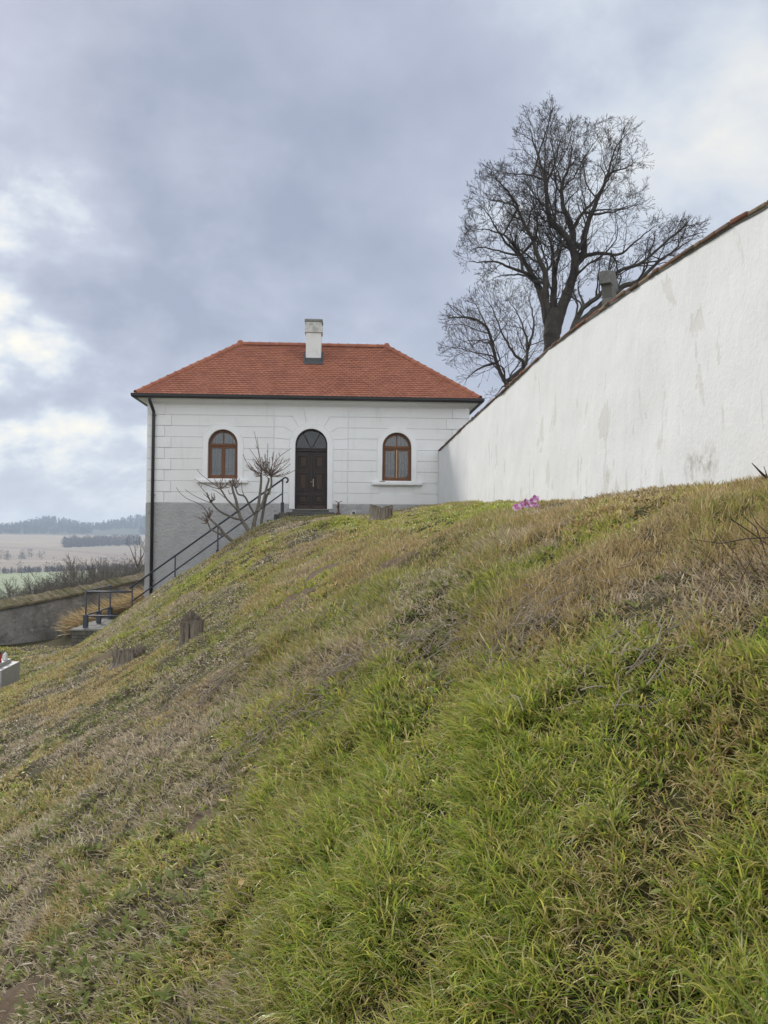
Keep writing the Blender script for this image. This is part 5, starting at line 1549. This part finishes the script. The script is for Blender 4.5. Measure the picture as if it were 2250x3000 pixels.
def blade_mesh(name, P, head, L, w, lean, bend, c0, c1, m):
    n = len(P); ts = np.array([0, .36, .7, 1.0]); wd = np.array([.8, 1.0, .72, 0.0])
    hx, hy = np.cos(head), np.sin(head); sx, sy = -hy, hx
    tw = rng.normal(0, .5, n); pts = [P]; cur = P.copy()
    for k in range(1, 4):
        th = lean + bend * (ts[k] + ts[k - 1]) / 2; dl = L * (ts[k] - ts[k - 1])
        cur = cur + np.stack([hx * np.sin(th) * dl, hy * np.sin(th) * dl, np.cos(th) * dl], -1); pts.append(cur)
    V = np.empty((n, 7, 3)); C = np.empty((n, 7, 3))
    for k in range(3):
        a = tw * ts[k] * 1.5; dx = (sx * np.cos(a) - hx * np.sin(a) * .5) * w * wd[k] * .5; dy = (sy * np.cos(a) - hy * np.sin(a) * .5) * w * wd[k] * .5; dz = np.sin(a) * w * wd[k] * .3
        o = np.stack([dx, dy, dz], -1); V[:, 2 * k] = pts[k] - o; V[:, 2 * k + 1] = pts[k] + o
        f = ts[k] ** 2.2; C[:, 2 * k] = C[:, 2 * k + 1] = c0 * (1 - f) + c1 * f
    V[:, 6] = pts[3]; C[:, 6] = c1
    b = (np.arange(n) * 7)[:, None]
    loops = np.concatenate([b + np.array([[0, 1, 3, 2]]), b + np.array([[2, 3, 5, 4]]), b + np.array([[4, 5, 6]])], 1).ravel()
    st = ((np.arange(n) * 11)[:, None] + np.array([[0, 4, 8]])).ravel()
    return np_mesh(name, V.reshape(-1, 3), loops, st, m, col=C.reshape(-1, 3), smooth=True)


GRASS_N = 1500000


def build_grass():
    # distance law: even blades per area close by, thinning outwards while blades get coarser
    r0, r1, rc = .75, 27.0, 2.4
    rr = np.linspace(r0, r1, 4000); pdf = rr * np.where(rr < rc, 1.0, (rc / rr) ** 1.30); cdf = np.cumsum(pdf); cdf /= cdf[-1]
    n = GRASS_N; r = np.interp(rng.random(n), cdf, rr); az = rng.uniform(-.78, .80, n)
    X, Y = r * np.sin(az), r * np.cos(az)
    # tufts: pull blades together
    ts = np.clip(.05 + .011 * r, .05, .3); cx, cy = np.round(X / ts), np.round(Y / ts)
    hsh = np.sin(cx * 127.1 + cy * 311.7) * 43758.5453; h1 = hsh - np.floor(hsh); hsh2 = np.sin(cx * 269.5 + cy * 183.3) * 43758.5453; h2 = hsh2 - np.floor(hsh2)
    pull = rng.uniform(0, .6, n); X = X + ((cx + (h1 - .5) * 2.2) * ts - X) * pull; Y = Y + ((cy + (h2 - .5) * 2.2) * ts - Y) * pull
    X = X + rng.normal(0, .22, n) * ts; Y = Y + rng.normal(0, .22, n) * ts
    hu = (X - HC[0]) * HU[0] + (Y - HC[1]) * HU[1]; hv = (X - HC[0]) * HV[0] + (Y - HC[1]) * HV[1]
    ok = (X < wall_x(Y) - .01) & (X > -17) & (hv < -.1) & ~((hu > -.05) & (hu < 4.9) & (hv > -1.9) & (hv < -.05)) & ~((hu > -1.9) & (hu < .1) & (hv > -2.05) & (hv < 1.6)) & ~((hu > 4.4) & (hu < 7) & (hv > -1.8))
    ok &= ~((X > -11.7) & (X < -8.2) & (Y > 16.2) & (Y < 18.4))
    X, Y, r = X[ok], Y[ok], r[ok]; n = len(X)
    z = zone_of(X, Y); so = soil_of(X, Y)
    par = np.array([list(ZP[k][:8]) + [ZP[k][9]] for k in range(8)])
    clump = fbm(X * (5 / np.clip(r * .35, .8, 5)), Y * (5 / np.clip(r * .35, .8, 5)), 101, 3)       # tufts and bare gaps
    broad = fbm(X * .9, Y * .9, 111, 3)
    keep = (rng.random(n) < par[z, 8] / 1.25 * (.6 + .8 * clump)) & (rng.random(n) > so * .72)
    X, Y, r, z, clump, broad = X[keep], Y[keep], r[keep], z[keep], clump[keep], broad[keep]; n = len(X); p = par[z]
    Zc = gz(X, Y) - .015
    L = p[:, 0] + (p[:, 1] - p[:, 0]) * rng.random(n) ** .8; L *= (.4 + 1.2 * clump); L *= np.where(r > 8, .8, 1.0)
    w = p[:, 2] * rng.uniform(.5, 1.5, n) * np.clip((r / 2.4) ** .82, .9, 8)
    lean = p[:, 3] + (p[:, 4] - p[:, 3]) * rng.random(n); bend = p[:, 5] + (p[:, 6] - p[:, 5]) * rng.random(n) ** 1.3
    flow = fbm(X * .8, Y * .8, 131) * 7 + 2.2
    head = np.where(rng.random(n) < .45, math.pi + .3 + rng.normal(0, .8, n), flow + rng.normal(0, 1.2, n))
    isg = rng.random(n) < np.clip(p[:, 7] + (broad - .5) * np.where(z == 1, .8, 1.5) + (clump - .5) * .6, .02, .97)
    c0 = np.zeros((n, 3)); pick = rng.integers(0, 5, n)
    for k in range(8):
        s = (z == k) & ~isg; c0[s] = ZP[k][8][pick[s]]
    c0[isg] = GREEN[pick[isg]]
    dull = isg & (z != 1) & (z != 2); c0[dull] = c0[dull] * .62 + np.array([.17, .15, .07]) * .38
    c0 *= rng.uniform(.7, 1.3, (n, 1))
    c1 = c0 * np.array([1.15, 1.08, .95]); tip = rng.random(n) < np.where(z == 1, .38, .42); c1[tip] = DRY[rng.integers(0, 5, tip.sum())] * 1.15
    P = np.stack([X, Y, Zc], -1)
    gm = mat('green_blade', (.1, .15, .03), .38, attr='tint', spec=.5, transl=.45); dm = mat('dry_blade', (.3, .25, .13), .55, attr='tint', spec=.35, transl=.32)
    for name, s, m, lab, cat in (('green_grass', isg, gm, 'green and yellow tipped grass blades covering the slope', 'grass'), ('dry_grass', ~isg, dm, 'dry tan and brown grass blades on the slope', 'dry grass')):
        o = blade_mesh(name, P[s], head[s], L[s], w[s], lean[s], bend[s], c0[s], c1[s], m); tag(o, lab, cat, kind='stuff')
    # straw heaped on the bank between the landing, the low wall and the house
    n = 7000; Y = rng.uniform(26.2, 33, n); X = -12.2 + (Y - 26) * .30 + rng.random(n) * (3.6 - (Y - 26) * .12)
    hu = (X - HC[0]) * HU[0] + (Y - HC[1]) * HU[1]; hv = (X - HC[0]) * HV[0] + (Y - HC[1]) * HV[1]
    ok = (hu < -.1) & ~((hu > -1.85) & (hv < 1.5)) & (X / Y > -.408 + (Y - 26) * .004); X, Y = X[ok], Y[ok]; n = len(X)
    P = np.stack([X, Y, gz(X, Y) + rng.random(n) * .28], -1); c0 = np.array([(.56, .43, .22), (.44, .32, .15), (.66, .53, .30), (.26, .18, .09)])[rng.integers(0, 4, n)]
    o = blade_mesh('straw', P, math.pi + .5 + rng.normal(0, .35, n), rng.uniform(.4, .95, n), rng.uniform(.018, .042, n), rng.uniform(.6, 1.5, n), rng.uniform(0, .9, n), c0, c0 * 1.15, dm)
    tag(o, 'heap of pale yellow straw on the bank behind the landing rail', 'straw', kind='stuff')
    # low broad-leaved weeds
    n = 3600; r = rng.uniform(1.3, 14, n) ** 1; az = rng.uniform(-.6, .35, n); X, Y = r * np.sin(az), r * np.cos(az); z = zone_of(X, Y)
    pr = np.array([.22, .03, .10, .03, .03, .1, .22, 1.0])[z]; k = rng.random(n) < pr; k &= (soil_of(X, Y) < .5) & (rng.random(n) < np.clip(1.4 - r / 10, .15, 1)); X, Y, r = X[k], Y[k], r[k]
    q = 6; X = np.repeat(X, q); Y = np.repeat(Y, q); r = np.repeat(r, q); n = len(X)
    P = np.stack([X + rng.normal(0, .02, n), Y + rng.normal(0, .02, n), gz(X, Y) + .02], -1); c0 = np.array([(.17, .20, .06), (.13, .17, .045), (.21, .24, .075), (.20, .22, .09)])[rng.integers(0, 4, n)]
    o = blade_mesh('weeds', P, rng.random(n) * 6.283, rng.uniform(.03, .075, n), rng.uniform(.014, .026, n), rng.uniform(.6, 1.2, n), rng.uniform(.1, .8, n), c0, c0 * 1.1, mat('weed_leaf', (.1, .15, .05), .85, attr='tint', spec=.1, transl=.25))
    tag(o, 'small broad-leaved weeds growing flat on the bare part of the slope', 'weeds', kind='stuff')
    # dead stems lying about
    g = random.Random(12); m = MB(); cen = [hitd(*c) for c in ((640, 1520), (760, 1450), (560, 1440), (900, 1420), (1100, 1400), (1000, 1390), (560, 1640), (620, 1590), (700, 1480), (1200, 1330), (1330, 1470), (1080, 1460), (480, 1480), (380, 1520))]
    for c in cen:
        dist = math.hypot(c[0], c[1])
        for k in range(38):
            a = g.uniform(0, 6.28) if k % 2 else g.gauss(.3, .6); L = g.uniform(.05, .22) * min(1.8, max(1, dist / 4)); x, y = c[0] + g.gauss(0, .12 * dist / 3), c[1] + g.gauss(0, .12 * dist / 3); pts = []
            lift = g.uniform(.03, .11)
            for s in range(4):
                xx, yy = x + math.cos(a) * L * s / 3, y + math.sin(a) * L * s / 3; a += g.gauss(0, .18); pts.append((xx, yy, float(gz(xx, yy)) + lift + g.gauss(0, .012)))
            rr = g.uniform(.0014, .0030) * min(1.8, max(1, dist / 3.5)); m.tube(pts, [rr, rr, rr * .9, rr * .6], 5)
    o = m.build('dead_stems', mat('pale_dead_stem', (.30, .255, .205), .9, var=[(9, (.17, .135, .105), .45, .7)], spec=.1)); tag(o, 'broken grey dead stems lying on the slope', 'dead stems', kind='stuff')
    # fallen leaves
    g2 = MB()
    for (x, y) in ((540, 1683), (528, 1690), (1187, 1500), (430, 1690), (760, 1840), (620, 1850), (520, 1950), (300, 1700), (880, 1640), (980, 1560), (700, 1700), (1090, 1530), (480, 1760)):
        p = hitd(x, y); s = math.hypot(*p[:2]) * .0042 * g.uniform(.6, 1.2); a = g.uniform(0, 6.28); t = g.uniform(-.4, .4)
        vs = []
        for u, wv in ((-1, .02), (-.5, .4), (0, .55), (.5, .4), (1, .03)):
            for v in (-1, 0, 1):
                lx, ly = u * s * 1.5, v * wv * s * 1.5; vs.append((p[0] + lx * math.cos(a) - ly * math.sin(a), p[1] + lx * math.sin(a) + ly * math.cos(a), p[2] + .075 + abs(v) * .3 * s * wv + u * t * s + .2 * s * u * u))
        g2.add(vs, [(i * 3 + j, i * 3 + j + 1, i * 3 + j + 4, i * 3 + j + 3) for i in range(4) for j in range(2)])
    o = g2.build('fallen_leaves', mat('dry_leaf', (.42, .29, .12), .7, var=[(30, (.5, .42, .28), .5, .7)], transl=.2), smooth=True); tag(o, 'few curled yellow fallen leaves scattered in the grass', 'leaves', kind='stuff')


build_grass()


def build_dead_clump():
    """dry thorny stalks at the right edge"""
    g = random.Random(31); p = hit(2225, 1690); r = empty('dead_bramble', p, 'clump of dead brown stalks and arching dry blades at the right edge of the slope', 'dead plant')
    m = MB()
    for k in range(22):
        a = g.uniform(0, 6.28); L = g.uniform(.10, .36); x, y = g.gauss(0, .07), g.gauss(0, .09); b = g.uniform(.2, 1.1); pts = [(x, y, -.05)]
        for s in range(4): q = pts[-1]; b += g.gauss(.08, .12); pts.append((q[0] + math.cos(a) * math.sin(b) * L / 4, q[1] + math.sin(a) * math.sin(b) * L / 4, q[2] + math.cos(b) * L / 4))
        m.tube(pts, [.0026, .0022, .002, .0016, .0008], 5)
    m.build('stalks', mat('dead_stalk', (.12, .085, .065), .9, var=[(12, (.22, .18, .13), .5, .7)]), r)
    d = MB()
    for pts in ([(2250, 1575), (2190, 1578), (2110, 1592), (2025, 1580)], [(2250, 1640), (2215, 1545), (2170, 1505)], [(2250, 1565), (2215, 1530), (2200, 1500)], [(2140, 1520), (2200, 1560), (2255, 1600)]):
        d.tube([np.array(at(*q, p[1] + .05 * i)) - p for i, q in enumerate(pts)], [.0028, .0025, .002, .0012][:len(pts)], 5)
    d.build('bramble_shoot', mat('dark_bramble', (.05, .035, .035), .7), r)
    b = hit(2240, 1425, 12.0); t = empty('dead_branch', b, 'thin dark dead branch poking up against the white wall at the right edge', 'branch')
    f = [np.array(at(*q, b[1])) - b for q in ((2290, 1450), (2250, 1404), (2225, 1380), (2203, 1357))]
    MB().tube(f, [.012, .010, .007, .003], 6).tube([f[1], f[1] + np.array([-.02, .02, .10])], [.006, .002], 5).build('stick', M_TWIG, t)


build_dead_clump()


# ------------------------------------------------------------------ air between here and the far hills
def build_haze():
    h = MB().box(-2300, 2300, -2300, 2300, -60, 58)
    m = bpy.data.materials.new('thin_haze'); m.use_nodes = True; t = m.node_tree; t.nodes.clear()
    v = N(t, 'ShaderNodeVolumePrincipled'); v.inputs['Color'].default_value = (.70, .82, 1.0, 1); v.inputs['Density'].default_value = HAZE; v.inputs['Anisotropy'].default_value = .3
    o = N(t, 'ShaderNodeOutputMaterial'); t.links.new(v.outputs[0], o.inputs['Volume'])
    ob = h.build('haze', m); tag(ob, 'thin bluish haze over the valley and far hills', 'haze', kind='stuff')


HAZE = 0.00038
build_haze()
